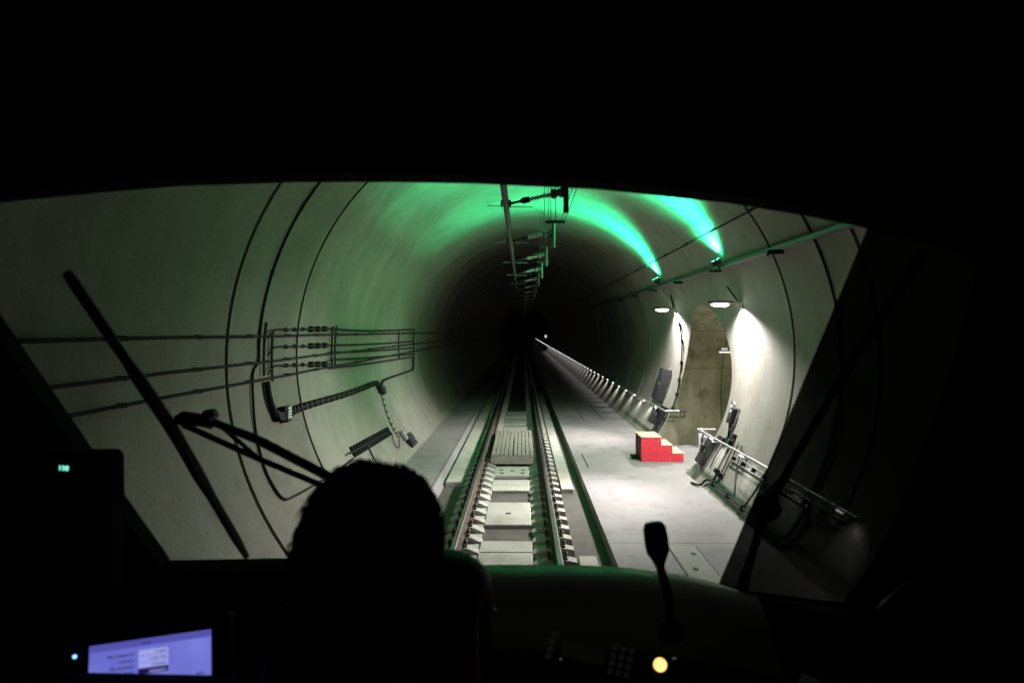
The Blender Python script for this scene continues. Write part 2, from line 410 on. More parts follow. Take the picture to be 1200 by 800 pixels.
for a_ in (R_(18), R_(47)):   # lift joints of the in-situ lining
    yy, zz = YC + (RC - .004) * math.cos(a_), ZC + (RC - .004) * math.sin(a_)
    MB().tube([(wallz(zz, 1) + .02, yy, zz), (XE - .1, yy, zz)], .0055, 6).build('lift_joint', M['gasket'], cp)
th0 = None
for a_ in (R_(-14), R_(4), R_(32), R_(60)):
    for k in range(4):
        x_ = 4.95 + .62 * k; yy, zz = YC + (RC - .004) * math.cos(a_), ZC + (RC - .004) * math.sin(a_)
        if x_ < wallz(zz, 1) + .1: continue
        n_ = Vector((0, -math.cos(a_), -math.sin(a_)))
        Mt = Matrix.Translation((x_, yy, zz)) @ n_.to_track_quat('Z', 'Y').to_matrix().to_4x4()
        MB().lathe([(.028, -.01), (.028, .006), (.018, .007), (.017, .001)], 10, Mt).build('tie_hole', M['gasket'], cp)
dr = MB().box(XE - .08, XE - .022, YC - .6, YC + .6, WZ, 2.0, ch=.01).build('door', M['boxlight'], cp)
MB().tube([(XE - .14, YC - .45, .9), (XE - .14, YC - .3, .9)], .015, 6).build('handle', M['darkmetal'], dr)
# light inside the passage
Lp = atY(850, 412, 21.2)
t = thing('passage_light', Lp, 'short white light batten on the passage wall under the small white sign', 'light')
MB().box(-.20, .20, -.03, .03, 0, .045, Matrix.Translation(Lp)).build('housing', M['boxlight'], t)
MB().box(-.17, .17, -.034, .02, -.03, .0, Matrix.Translation(Lp)).build('lens', M['tube'], t)
l = bpy.data.lights.new('passage_glow', 'POINT'); l.energy = 240; l.color = (1.0, .95, .70); l.shadow_soft_size = .25  # added fill for the passage wall, apart from the batten
o = bpy.data.objects.new('passage_glow', l); COL.objects.link(o); o.location = (6.9, 17.5, 1.0)
t = thing('added_passage_lamp', (7.0, 16.72, 1.1), 'added unseen lamp on the near side wall inside the cross passage', 'lamp')  # added lamp body, out of view, where the fill light stands
MB().box(6.8, 7.2, 16.58, 16.72, 1.02, 1.18, ch=.01).build('housing', M['boxlight'], t)
MB().box(6.83, 7.17, 16.7205, 16.77, 1.04, 1.16).build('lens', M['tube'], t)
S = atY(849, 407.5, 21.3)
t = thing('wall_sign', S, 'small square white sign above the light batten inside the passage', 'sign')
MB().box(-.085, .085, -.01, .01, -.07, .09, Matrix.Translation(S), ch=.004).build('panel', M['litsign'], t)
MB().box(-.012, .012, .012, .32, -.012, .012, Matrix.Translation(S)).build('bracket', M['darkmetal'], t)

# ================================================================== FLOORS
YB = -3.0
walk = thing('walkway', (2.5, 0, WZ), 'smooth pale concrete walkway right of the track', 'walkway', kind='structure')
joints = [YB, 5.3, 11.35, 17.45, 23.6, 29.8, 36.0, 42.2, 60, YEND]
for a, b in zip(joints[:-1], joints[1:]):
    MB().box(RE, 3.99, a + .006, b - .006, WZ - .7, WZ).build('walkway_slab', M['walk'], walk)
MB().box(RE + .03, 3.97, YB, YEND, WZ - .75, WZ - .02).build('joint_fill', M['gasket'], walk)
mb = MB()   # benching between walkway and lining
xb = wallz(.02, 1)
for a in range(int(YB), 16, 1):
    pass
def bench(side, ya, yb):
    x1 = wallz(.03, side, -.05)
    if side > 0: poly = [(3.99, WZ - .3), (3.99, WZ + .002), (4.03, WZ + .012), (x1, .05), (x1 + .3, -.3)]
    else: poly = [(-2.62, WZ - .3), (-2.62, WZ + .002), (-2.66, WZ + .012), (x1, .05), (x1 - .3, -.3)]
    return MB().prism(poly, ya, yb)
bench(1, YB, YC - hole_w(0) - .1).build('benching', M['kerb'], walk)
bench(1, YC + hole_w(0) + .1, YEND).build('benching', M['kerb'], walk)
lw = thing('left_walkway', (-2.1, 0, WZ), 'narrow concrete bench along the left side of the track', 'walkway', kind='structure')
for a, b in zip(joints[:-1], joints[1:]):
    MB().prism([(-2.62, WZ - .7), (-2.62, WZ), (LE - .012, WZ), (LE, WZ - .012), (LE + .12, SZ - .05), (LE + .12, WZ - .7)], a + .006, b - .006).build('bench_slab', M['walk'], lw)
bench(-1, YB, YEND).build('benching', M['kerb'], lw)
MB().box(LE - .062, LE - .05, YB, YEND, WZ - .01, WZ + .003).build('slot', M['gasket'], lw)
# covers and slots in the walkway
def cover(ax, ay, bx, by, label):
    p = atZ(ax, ay, WZ); q = atZ(bx, by, WZ)
    x0, x1 = sorted((p.x, q.x)); y0, y1 = sorted((p.y, q.y))
    t = thing('floor_cover', ((x0 + x1) / 2, (y0 + y1) / 2, WZ), label, 'floor cover')
    MB().box(x0, x1, y0, y1, WZ - .05, WZ + .012, ch=.005).build('plate', M['cover'], t)
    mb = MB()
    for sx in (x0 + .02, x1 - .02): mb.box(sx - .05, sx - .035, y0 - .02, y1 + .02, WZ - .05, WZ + .006) if False else None
    MB().box(x0 - .018, x1 + .018, y0 - .018, y1 + .018, WZ - .06, WZ + .0035).build('frame', M['gasket'], t)
    for fx, fy_ in ((.3, .3), (.62, .72)):
        MB().box(x0 + (x1 - x0) * fx, x0 + (x1 - x0) * fx + .07, y0 + (y1 - y0) * fy_, y0 + (y1 - y0) * fy_ + .12, WZ, WZ + .0155).build('lifting_hole', M['gasket'], t)
cover(783, 640, 850, 684, 'pale rectangular concrete inspection cover in the walkway nearest the cab')
t = MB().box(1.80, 1.835, 17.6, 19.6, WZ - .02, WZ + .004).build('drain_slot', M['gasket']); tag(t, 'dark narrow drain slot in the walkway beside the track edge', 'drain')
for i, (a, ay, b, by) in enumerate(((675, 478, 684, 492), (692, 474, 708, 493))):
    p = atZ(a, ay, WZ); q = atZ(b, by, WZ)
    t = MB().box(q.x - .016, q.x + .016, q.y, p.y, WZ - .02, WZ + .004).build('drain_slot', M['gasket'])
    tag(t, ['short dark slot in the far walkway, the one closer to the track', 'short dark slot in the far walkway, the one closer to the wall'][i], 'drain')

# ================================================================== TRACK
slab = thing('track_slab', (0, 0, SZ), 'dark rough concrete slab under the rails', 'track bed', kind='structure')
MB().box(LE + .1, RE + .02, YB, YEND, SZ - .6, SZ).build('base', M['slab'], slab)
def infill(x0, x1, y0, y1, z1, nm='infill_panel', ch=.012):
    return MB().box(x0, x1, y0, y1, SZ - .02, z1, ch=ch).build(nm, M['panel'], slab)
for y0, y1 in ((8.2, 9.1), (9.15, 9.9), (10.55, 11.27), (11.3, 11.9), (12.9, 14.6), (15.7, 16.25), (16.3, 16.82), (17.32, 18.5), (23.5, 24.6), (25.0, 26.4), (27.0, 28.6), (29.2, 31.2)):
    p = infill(-.43, .40, y0, y1, -.272)
for y0, y1, x0, x1 in ((8.0, 11.0, 1.07, 1.34), (15.7, 22.4, 1.07, 1.34), (22.43, 29.0, 1.07, 1.34), (29.03, 40, 1.07, 1.34), (16.4, 22.4, LE + .13, -1.07), (22.43, 29.0, LE + .13, -1.07), (29.03, 40, LE + .13, -1.07)):
    infill(x0, x1, y0, y1, -.235)
mb = MB()
for (x, y) in ((-.27, 18.0), (0, 17.9), (.27, 18.0), (-.02, 13.7), (-.25, 17.6), (.25, 17.6)): mb.box(x - .05, x + .05, y - .05, y + .05, -.29, -.266)
mb.build('lifting_socket', M['gasket'], slab)
for sx_ in (-1, 1):
    MB().box(min(sx_ * .432, sx_ * .60), max(sx_ * .432, sx_ * .60), 8.0, 31.2, SZ - .02, -.296, ch=.008).build('plinth', M['panel'], slab)
# rails
prof = [(-.075, -.172), (.075, -.172), (.075, -.160), (.012, -.140), (.0085, -.055), (.036, -.037), (.036, -.008), (.028, 0), (-.028, 0), (-.036, -.008), (-.036, -.037), (-.0085, -.055), (-.012, -.140), (-.075, -.160)]
for x, nm in ((-.753, 'left rail of the track, lit along its polished top'), (.753, 'right rail of the track, beside the walkway edge')):
    mb = MB(); n = len(prof)
    vs = [(x + a, YB, b) for a, b in prof] + [(x + a, YEND, b) for a, b in prof]
    for i in range(n):
        mb.add([vs[i], vs[i + n], vs[(i + 1) % n + n], vs[(i + 1) % n]], [(0, 1, 2, 3)], False, 1 if i in (6, 7, 8) else 0)
    mb.add(vs[:n], [tuple(range(n))]); mb.add(vs[n:], [tuple(range(n))])
    tag(mb.build('rail', [M['railside'], M['railtop']]), nm, 'rail')
# sleepers: twin blocks cast into the slab, two clips to a rail
sl0 = thing('sleeper', (0, 0, SZ), 'pale twin block concrete sleeper with spring clips under the rails', 'sleeper', 'sleepers under the rails')
for sx in (-1, 1):
    def X(a): return sx * a
    poly = [(X(.405), SZ - .02), (X(.405), -.285), (X(.57), -.212), (X(.62), -.200), (X(.92), -.200), (X(1.035), -.225), (X(1.05), SZ - .02)]
    MB().prism(poly, -.115, .115).build('block', M['sleeper'], sl0)
    MB().box(min(X(.655), X(.851)), max(X(.655), X(.851)), -.085, .085, -.201, -.171).build('rail_pad', M['guide'], sl0)
    for c in (-1, 1):
        xr = sx * .753 + c * .078; e = c
        MB().box(min(xr, xr + e * .07), max(xr, xr + e * .07), -.075, .075, -.202, -.165, ch=.008).build('guide_plate', M['guide'], sl0)
        pts = [(xr - e * .012, -.05, -.15), (xr + e * .045, -.072, -.135), (xr + e * .075, -.05, -.128), (xr + e * .05, -.022, -.132), (xr + e * .018, 0, -.125), (xr + e * .05, .022, -.132), (xr + e * .075, .05, -.128), (xr + e * .045, .072, -.135), (xr - e * .012, .05, -.15)]
        ck = MB().tube(pts, .0085, 5).build('clip', M['clip'], sl0)
        MB().lathe([(.024, -.165), (.024, -.115), (.014, -.112), (.014, -.085)], 8, Matrix.Translation((xr + e * .045, 0, 0))).build('screw_head', M['clip'], sl0)
NSL = 56; S0 = 10.75
ORD = 'first second third fourth fifth sixth seventh eighth ninth tenth eleventh twelfth thirteenth'.split()
def sl_label(i):
    y = S0 + .6 * i
    if i < 13: return ORD[i] + ' pale concrete sleeper counted from the cab, before the crossing panel'
    if y < 23.4: return 'pale concrete sleeper under the rails beside the ribbed crossing panel'
    return 'concrete sleeper beyond the crossing panel where the track fades into the dark'
for i in range(1, NSL): copy_thing(sl0, (0, S0 + .6 * i, SZ))['label'] = sl_label(i)
sl0.location = (0, S0, SZ); sl0['label'] = sl_label(0)
mb = MB()
for i in range(NSL, 190):
    y = S0 + .6 * i
    for sx in (-1, 1): mb.prism([(sx * .36, SZ - .02), (sx * .57, -.21), (sx * .92, -.2), (sx * 1.05, SZ - .02)], y - .115, y + .115)
tag(mb.build('far_sleepers', M['sleeper'], slab), kind='stuff')
# crossing panels
cpan = thing('crossing_panel', (0, 20.9, -.02), 'ribbed grey crossing panel laid between the rails in two halves', 'crossing panel')
for x0, x1 in ((-.55, -.012), (.012, .53)):
    mb = MB(); mb.box(x0, x1, 18.62, 23.3, -.215, -.030)
    hf = mb.build('panel_half', M['crossing'], cpan)
    n = 5; w = (x1 - x0) / n
    for k in range(n):
        MB().box(x0 + k * w + .008, x0 + (k + 1) * w - .012, 18.64, 23.28, -.0298, -.012, ch=.005).build('rib', M['crossing'], hf)
# ramp end strip
MB().prism([(18.55, -.225), (18.62, -.03), (18.62, -.225)], -.55, .53, 'X').build('end_strip', M['crossing'], cpan)

# red steps
st = thing('red_steps', (3.7, 18.9, WZ), 'red portable wooden steps with bare plywood treads by the passage', 'steps')
sx0, sx1 = 3.21, 4.26; sy0, sy1 = 18.45, 19.4; h = .60
poly = [(sx0, WZ + .004), (sx0, WZ + h), (sx0 + .49, WZ + h), (sx0 + .49, WZ + h * 2 / 3), (sx0 + .77, WZ + h * 2 / 3), (sx0 + .77, WZ + h / 3), (sx1, WZ + h / 3), (sx1, WZ + .004)]
MB().prism(poly, sy0, sy0 + .025).build('side_board', M['red'], st)
MB().prism(poly, sy1 - .025, sy1).build('side_board', M['red'], st)
MB().box(sx0, sx0 + .02, sy0 + .026, sy1 - .026, WZ + .004, WZ + h - .022).build('back_board', M['plydark'], st)
for a, b, z in ((sx0 - .012, sx0 + .49, h), (sx0 + .49, sx0 + .77, h * 2 / 3), (sx0 + .77, sx1, h / 3)):
    MB().box(a + .001, b + .012, sy0 - .012, sy1 + .012, WZ + z + .001, WZ + z + .024, ch=.003).build('tread', M['ply'], st)
for a, z0, z1 in ((sx0 + .49, h * 2 / 3 + .025, h), (sx0 + .77, h / 3 + .025, h * 2 / 3), (sx1, .004, h / 3)):
    MB().box(a - .02, a - .001, sy0 + .026, sy1 - .026, WZ + z0, WZ + z1 - .001).build('riser', M['red'], st)
for a_, z_ in ((.06, .06), (.06, .52), (.43, .52), (.43, .06), (.72, .34), (.72, .06), (1.0, .15), (1.0, .05)):
    MB().lathe([(.012, 0), (.012, .004), (.006, .006)], 8, Matrix.Translation((sx0 + a_, sy0 - .0005, WZ + z_)) @ Matrix.Rotation(R_(90), 4, 'X')).build('screw_head', M['galv'], st)
t = MB().box(3.05, 3.2, 18.9, 19.3, WZ + .001, WZ + .06, ch=.02).build('steps_shadow_block', M['darkmetal']); tag(t, 'dark block standing for the shadow left of the red steps', 'block')  # dark block takes the place of the shadow beside the steps

# ================================================================== WALL LAMPS AND FLOODLIGHTS
def wall_lamp(px, py, Y, label):
    p = atY(px, py, Y); xw = wallz(p.z + .06, 1)
    t = thing('wall_lamp', (xw, Y, p.z + .06), label, 'wall lamp', 'lit lamps on the right wall')
    Mx = Matrix.Translation(p)
    MB().box(-.25, .27, -.075, .075, .045, .085, Mx, ch=.015).build('housing', M['darkmetal'], t)
    mb = MB()
    mb.tube([p + Vector((-.19, 0, .012)), p + Vector((-.12, 0, .004)), p + Vector((.10, 0, 0)), p + Vector((.19, 0, .016))], [.010, .030, .040, .010], 10)
    mb.build('lens', M['lamp'], t)
    MB().box(.272, xw - p.x + .03, -.025, .025, .05, .08, Mx).build('arm', M['galv'], t)
    MB().box(xw - p.x - .03, xw - p.x + .04, -.08, .08, -.06, .13, Mx, ch=.006).build('wall_plate', M['galv'], t)
    return p, t
LAMPC = (1.0, 0.90, 0.905)
def lamp_lights(p, t):   # wide downlight plus the throw across the track
    q = p + Vector((.26, 0, -.06))
    spot('lamp_light', q, q + Vector((-.06, 0, -1)), 1300, LAMPC, 77, .4, .07, t)
    q = p + Vector((-.10, 0, -.07))
    spot('lamp_throw', q, q + Vector((-1, -.42 if p.y < 18 else .05, -.80)), 2700 if p.y < 18 else 1900, LAMPC, 43, 1.0, .07, t)

p1, t1 = wall_lamp(776, 363.5, 22.4, 'bright white wall lamp left of the cross passage mouth, the farther of two')
lamp_lights(p1, t1)
p2, t2 = wall_lamp(844, 357.5, 15.7, 'bright white wall lamp right of the cross passage mouth, the nearer of two')
lamp_lights(p2, t2)
GR = (0.0, 1.0, 0.36)
def flood(px, py, Y, aim, label):
    p = wallp(px, py, .17)
    t = thing('floodlight', p, label, 'floodlight', 'green floodlights on the cable tray')
    d = Vector(aim).normalized(); rot = d.to_track_quat('Z', 'Y').to_matrix().to_4x4(); Mx = Matrix.Translation(p) @ rot
    mb = MB().box(-.13, .13, -.10, .10, -.09, -.03, Mx, ch=.012)
    for k in range(5): mb.box(-.11 + k * .05, -.095 + k * .05, -.08, .08, -.125, -.088, Mx)
    mb.build('housing', M['darkmetal'], t)
    MB().box(-.115, .115, -.085, .085, -.029, -.022, Mx).build('lens', M['greenlens'], t)
    mb = MB(); mb.box(-.145, -.132, -.02, .02, -.2, 0, Mx).box(.132, .145, -.02, .02, -.2, 0, Mx).box(-.145, .145, -.02, .02, -.212, -.2, Mx)
    mb.build('yoke', M['darkmetal'], t)
    return p, d, t
for px, py, Y, aim, lab in ((768, 326, 21.9, (-.42, .16, .88), 'green floodlight on the tray left above the passage, the farther of two'),
                            (838, 304, 15.3, (-.42, .14, .88), 'green floodlight on the tray right above the passage, the nearer of two')):
    p, d, t = flood(px, py, Y, aim, lab)
    spot('flood_core', p + d * .02, p + d, 850, (.05, 1.0, .40), 62, .5, .10, t)
    spot('flood_crown', p + d * .02, Vector((AX + 1.75, Y + (.3 if Y > 18 else .6), AZ + RAD)), 6500, GR, 50, 1.0, .35, t)
    spot('flood_spill', p + d * .02, p + Vector((-.85, .05, .52)), 520, (.26, 1.0, .34), 66, .35, .6, t)

# cable tray with brackets
trayX, trayZ = CAM.x + 4.33, CAM.z + 1.37
t = thing('cable_tray', (trayX, 0, trayZ), 'galvanised cable tray along the upper right wall under the green floodlights', 'cable tray')
mb = MB(); mb.box(trayX - .09, trayX + .09, 3.0, 60, trayZ - .005, trayZ).box(trayX - .093, trayX - .0901, 3.0, 60, trayZ - .005, trayZ + .06).box(trayX + .0901, trayX + .093, 3.0, 60, trayZ - .005, trayZ + .06)
mb.build('channel', M['trough'], t)
mb = MB()
for k, r in ((-.05, .018), (0, .025), (.05, .015)): mb.tube([(trayX + k, 3, trayZ + r), (trayX + k, 60, trayZ + r)], r, 6)
mb.build('cable', M['cable'], t)
for i in range(11):
    y = 8.6 + 3.9 * i; xw = wallz(trayZ - .06, 1)
    MB().box(trayX - .2, xw + .03, y - .03, y + .03, trayZ - .075, trayZ - .0055, ch=.006).build('bracket', M['darkmetal'], t)
    if i in (0, 1): MB().box(trayX - .22, trayX - .19, y - .03, y + .03, trayZ - .11, trayZ - .03).build('bracket_end', M['darkmetal'], t)
# wall cables running the length of the tunnel
def long_cable(th, off, r, y0, y1, label, clamps=None, name='wall_cable'):
    t = thing(name, wpos(th, max(y0, 8), off), label, 'cable')
    n = max(2, int((y1 - y0) / 2)); pts = [wpos(th + (.0012 * math.sin(k * 2.1)), y0 + (y1 - y0) * k / n, off) for k in range(n + 1)]
    MB().tube(pts, r, 6).build('sheath', M['cable'], t)
    if clamps:
        mb = MB(); y = y0 + .7
        while y < min(y1, 60):
            F = wframe(wpos(th, y)); mb.box(-.012, .012, -r * 1.25, r * 1.25, -.01, off + r * 1.1, F); y += clamps
        mb.build('clamps', M['darkmetal'], t)
    return t
th = wang(wallp(800, 288)); long_cable(th, .10, .021, 2, 120, 'thin dark cable along the green lit upper right wall', 2.5)
lc = [(250, 394, 'topmost of three dark cables along the left wall'), (250, 430, 'middle of three dark cables along the left wall'), (250, 454.5, 'lowest of three dark cables along the left wall')]
for px, py, lab in lc: long_cable(wang(wallp(px, py)), .08, .020, -2, 120, lab, 1.7)
# ring cable at Y 11 all round with clips, and its kinked hose end
t = thing('loop_cable', wpos(0, 11.05, .02), 'thin dark cable looped round the tunnel between the two lining joints', 'cable')
pts = [wpos(a, 11.05 + .03 * math.sin(3 * a), 0.025) for a in [R_(-28 + k * 4) for k in range(53)]]
pts += [wallp(x, y, .025) for x, y in ((296, 440), (299, 500), (309, 545), (322, 572), (333, 584), (345, 581), (370, 567), (395, 552), (414, 537))]
MB().tube(curve_pts(pts, 3), .02, 6).build('sheath', M['cable'], t)
mb = MB()
for a in range(-20, 180, 14): mb.box(-.03, .03, -.02, .02, -.01, .045, wframe(wpos(R_(a), 11.05 + .03 * math.sin(3 * R_(a)))))
mb.build('clips', M['darkmetal'], t)
# thick cable looms beside the joints on the right
for (pp, lab, r) in (([(852, 336), (857, 343), (864, 352)], 'short dark cable dropping from the tray to the nearer wall lamp', .018),
                  ([(786, 346), (788, 356), (790, 366)], 'short dark cable dropping from the tray to the farther wall lamp', .018)):
    t = MB().tube(curve_pts([wallp(x, y, .03) for x, y in pp], 5), r, 6).build('drop_cable', M['cable']); tag(t, lab, 'cable')
t = thing('drop_cable', wallp(797, 375, .04), 'clipped dark cable down the far edge of the passage mouth', 'cable')
pts = [wallp(x, y, .035) for x, y in ((791, 366), (796, 380), (799, 400), (798.5, 425), (796, 445), (793, 462), (788, 478))]
MB().tube(curve_pts(pts, 4), .02, 6).build('sheath', M['cable'], t)
mb = MB()
for p in pts[1:]: mb.box(-.06, .06, -.05, .05, -.01, .07, wframe(p))
mb.build('clips', M['darkmetal'], t)

# ================================================================== HANDRAILS WITH LIGHTS
def handrail(y0, y1, label, near, leds, spots_to):
    X, Z = CAM.x + 4.03, CAM.z - 2.25
    t = thing('handrail', (X, (y0 if near else y0), WZ), label, 'handrail', 'handrails along the right wall')
    end = y1 if near else y0; xw = wallz(Z, 1)
    pts = [(X, y0, Z), (X, y1, Z)]
    MB().tube(pts, .024, 10).build('rail', M['galv'], t)
    sgn = -1 if near else 1
    MB().tube([(X, end, Z), (X + .03, end, Z), (xw + .05, end, Z)], .022, 8).build('end_return', M['galv'], t)
    y = y0 + .9 if not near else y1 - 1.2; nb = 0
    post = None
    while (y < min(y1, 120)) if not near else (y > y0):
        if post is None:
            post = MB().tube([(X, y, Z - .02), (X + .02, y, Z - .10), (xw + .05, y, Z - .14)], .013, 6).build('bracket', M['galv'], t); yp = y
        else:
            c = post.copy(); COL.objects.link(c); c.location = (0, y - yp, 0)
        y += 2.1 if not near else -2.1; nb += 1
    led0 = None
    for i, y in enumerate(leds):
        if led0 is None:
            led0 = MB().box(X - .03, X + .012, y - .07, y + .07, Z - .042, Z - .012, ch=.006).build('led', M['led'], t); y00 = y
        else:
            c = led0.copy(); COL.objects.link(c); c.location = (0, y - y00, 0)
        if y < spots_to:
            spot('rail_light', (X + .0, y, Z - .06), (X + .06, y, WZ), 17.0 if not near else 13.0, (1.0, .97, .96), 64, .7, .03, t)
handrail(8.9, 17.0, 'bright lit handrail on the near right wall ending at the passage mouth', True, [15.75, 13.6, 11.5, 9.4], 17)
handrail(20.9, 250.0, 'long handrail with a row of small lights running away down the tunnel', False, [22.3 + 2.1 * k for k in range(100)], 120)
# lit hand rail along its far end; sign far down the wall
p = wallp(639.5, 394.0, .3)
F = Matrix.Translation(p)
t = thing('distant_sign', p, 'tiny white lit sign far down the right wall above the handrail', 'sign')
MB().box(-.2, .2, -.03, .03, -.26, .26, F).build('panel', M['litsign'], t)
MB().box(.2, .7, -.02, .02, -.03, .03, F).build('bracket', M['darkmetal'], t)

# ================================================================== OVERHEAD CONDUCTOR RAIL
oz = CAM.z + 1.76
t = thing('conductor_rail', (0, 0, oz), 'dark overhead conductor rail hung under the tunnel crown', 'conductor rail')
MB().prism([(-.045, oz + .10), (.045, oz + .10), (.045, oz + .09), (.012, oz + .085), (.012, oz + .03), (.024, oz + .012), (.01, oz), (-.01, oz), (-.024, oz + .012), (-.012, oz + .03), (-.012, oz + .085), (-.045, oz + .09)], 1.5, 180).build('profile', M['busbar'], t)
MB().tube([(0, 1.5, oz - .006), (0, 180, oz - .006)], .007, 6).build('contact_wire', M['clip'], t)
for k in range(12):
    y = 3.9 + 12 * k; MB().box(-.03, .03, y - .2, y + .2, oz + .1005, oz + .112).build('splice_plate', M['galv'], t)
hx = .88
def hanger():
    t = thing('hanger', (hx, 0, oz), 'grey ceiling post with ribbed insulator holding the overhead conductor rail', 'hanger', 'hangers of the overhead conductor rail')
    topz = AZ + math.sqrt(RAD ** 2 - (hx - AX) ** 2)
    MB().tube([(hx, 0, oz - .03), (hx, 0, oz + .52)], .040, 12).build('post', M['post'], t)
    mb = MB()
    for a, b in ((-.05, -.05), (.05, .05), (-.05, .05), (.05, -.05)): mb.tube([(hx + a, b, oz + .5), (hx + a, b, topz + .02)], .006, 6)
    mb.build('rods', M['darkmetal'], t)
    MB().box(hx - .09, hx + .09, -.09, .09, topz - .035, topz + .04).build('ceiling_plate', M['galv'], t)
    MB().box(hx - .16, hx + .24, -.05, .05, oz + .46, oz + .515).build('cross_arm', M['darkmetal'], t)
    e = Vector((hx - .07, 0, oz + .27)); s = Vector((-.04, 0, oz + .085)); d = (s - e).normalized(); L = (s - e).length
    Mx = Matrix.Translation(e) @ d.to_track_quat('Z', 'Y').to_matrix().to_4x4()
    MB().box(hx - .085, hx - .041, -.05, .05, oz + .20, oz + .34, ch=.008).build('bracket', M['darkmetal'], t)
    MB().lathe([(.05, -.02), (.06, .0), (.06, .05), (.04, .07), (.075, .085), (.075, .14), (.035, .16)], 12, Mx).build('end_fitting', M['post'], t)
    prof = [(.02, .16)]
    for k in range(7): z = .17 + k * .042; prof += [(.02, z), (.055, z + .012), (.052, z + .017), (.02, z + .021)]
    prof += [(.02, .47)]
    MB().lathe(prof, 14, Mx).build('insulator', M['insul'], t)
    MB().lathe([(.035, .47), (.045, .48), (.045, .58), (.03, .60), (.018, .62), (.018, L)], 10, Mx).build('clamp_socket', M['darkmetal'], t)
    mb = MB(); mb.box(-.075, -.05, -.06, .06, oz + .06, oz + .15).box(.05, .075, -.06, .06, oz + .06, oz + .15).box(-.075, .075, -.06, .06, oz + .113, oz + .15)
    mb.build('rail_clamp', M['darkmetal'], t)
    MB().tube([(-.28, 0, oz + .075), (.4, 0, oz + .055)], .006, 6).build('stay_wire', M['galv'], t)
    return t
h0 = hanger()
hl = ['first hanger from the cab on the overhead conductor rail', 'second hanger from the cab on the overhead conductor rail', 'third hanger from the cab on the overhead conductor rail', 'fourth hanger from the cab on the overhead conductor rail', 'fifth hanger from the cab on the overhead conductor rail', 'sixth hanger from the cab on the overhead conductor rail']
for i in range(1, 26):
    c = copy_thing(h0, (hx, 10.86 + 4.43 * i, oz)); c['label'] = hl[i] if i < 6 else 'distant hanger of the overhead conductor rail lost in the dark'
h0.location = (hx, 10.86, oz); h0['label'] = hl[0]
for dx, lab in ((.14, 'left of two thin wires beside the conductor rail hangers'), (.21, 'right of two thin wires beside the conductor rail hangers')):
    t = MB().tube([(hx + dx, 2, oz + .50), (hx + dx, 10.86, oz + .48), (hx + dx + .005, 13, oz + .455), (hx + dx, 15.29, oz + .48), (hx + dx, 60, oz + .48)], .007, 5).build('feeder_wire', M['cable']); tag(t, lab, 'wire')

# ================================================================== EQUIPMENT ON THE RIGHT WALL
def wbox(t, nm, px, py, u, v, n, mat, n0=0.0, ch=.008, du=0, dv=0):
    F = wframe(wallp(px, py)); return MB().box(-u / 2 + du, u / 2 + du, -v / 2 + dv, v / 2 + dv, n0, n0 + n, F, ch=ch).build(nm, M[mat], t)
def cabinet(px, py, u, v, n, mat, label, cat='cabinet', off=.06, name='wall_cabinet'):
    P = wallp(px, py); F = wframe(P); t = thing(name, F.translation, label, cat)
    mb = MB()
    for a in (-1, 1): mb.box(a * u * .35 - .02, a * u * .35 + .02, -v * .56, v * .56, -.01, off, F)
    mb.build('mounting_rails', M['galv'], t)
    MB().box(-u / 2, u / 2, -v / 2, v / 2, off, off + n, F, ch=.012).build('housing', M[mat], t)
    d = MB().box(-u / 2 + .02, u / 2 - .02, -v / 2 + .02, v / 2 - .02, off + n, off + n + .015, F, ch=.005).build('door', M[mat], t)
    MB().box(u * .33, u * .39, -.04, .04, off + n + .0155, off + n + .03, F).build('handle', M['galv'], d)
    return t, F
t, F = cabinet(782, 452, .75, 1.0, .25, 'boxgrey', 'tall dark cabinet on the wall at the far edge of the passage')
MB().box(-.62, -.38, .05, .42, .06, .3, F, ch=.01).build('side_box', M['boxlight'], t)
t, F = cabinet(777, 489, .8, .62, .22, 'darkmetal', 'low dark cabinet under the far handrail end behind the red steps')
t, F = cabinet(833.5, 532, .42, .62, .13, 'boxgrey', 'dark junction box below the near handrail at the passage edge', 'junction box')
t, F = cabinet(863.5, 489, .26, .34, .09, 'boxgrey', 'small black telephone box on the lit wall right of the passage', 'telephone box', name='telephone_box')
MB().box(-.04, .04, .06, .12, .165, .17, F).build('label_plate', M['white'], t)
MB().tube([F @ Vector((-.02, -.17, .10)), F @ Vector((-.02, -.35, .06)), F @ Vector((.02, -.5, .05)), F @ Vector((-.02, -.72, .05))], .018, 6).build('cable', M['cable'], t)
MB().tube([F @ Vector((.05, -.17, .10)), F @ Vector((.06, -.3, .05)), F @ Vector((.03, -.62, .05))], .014, 6).build('cable', M['cable'], t)
# round plate over the telephone
F = wframe(wallp(862, 474.5)); t = thing('wall_plate', F.translation, 'small oval ring bracket above the telephone box', 'bracket')
MB().tube([F @ Vector((.10 * math.cos(a), .075 * math.sin(a), .06)) for a in [2 * math.pi * k / 16 for k in range(17)]], .011, 6, cap=False).build('ring', M['galv'], t)
MB().box(-.02, .02, -.02, .02, -.01, .06, F).build('stem', M['galv'], t)
# hanging notice on the handrail end
p = atY(824.5, 519, 16.5)
t = thing('notice_board', p, 'pale notice plate hung under the near handrail end', 'notice')
MB().box(-.11, .11, -.010, .010, -.24, .21, Matrix.Translation(p), ch=.003).build('plate', M['white'], t)
mb = MB(); mb.box(-.07, .06, -.0125, -.0105, .02, .13, Matrix.Translation(p))
for k in range(4): mb.box(-.08, .07 - .02 * k, -.0125, -.0105, -.06 - .04 * k, -.045 - .04 * k, Matrix.Translation(p))
mb.build('print', M['boxlight'], t)
mb = MB()
for k in (-.07, .07): mb.box(k - .01, k + .01, -.004, .004, .21, .30, Matrix.Translation(p))
mb.build('hanger_straps', M['galv'], t)
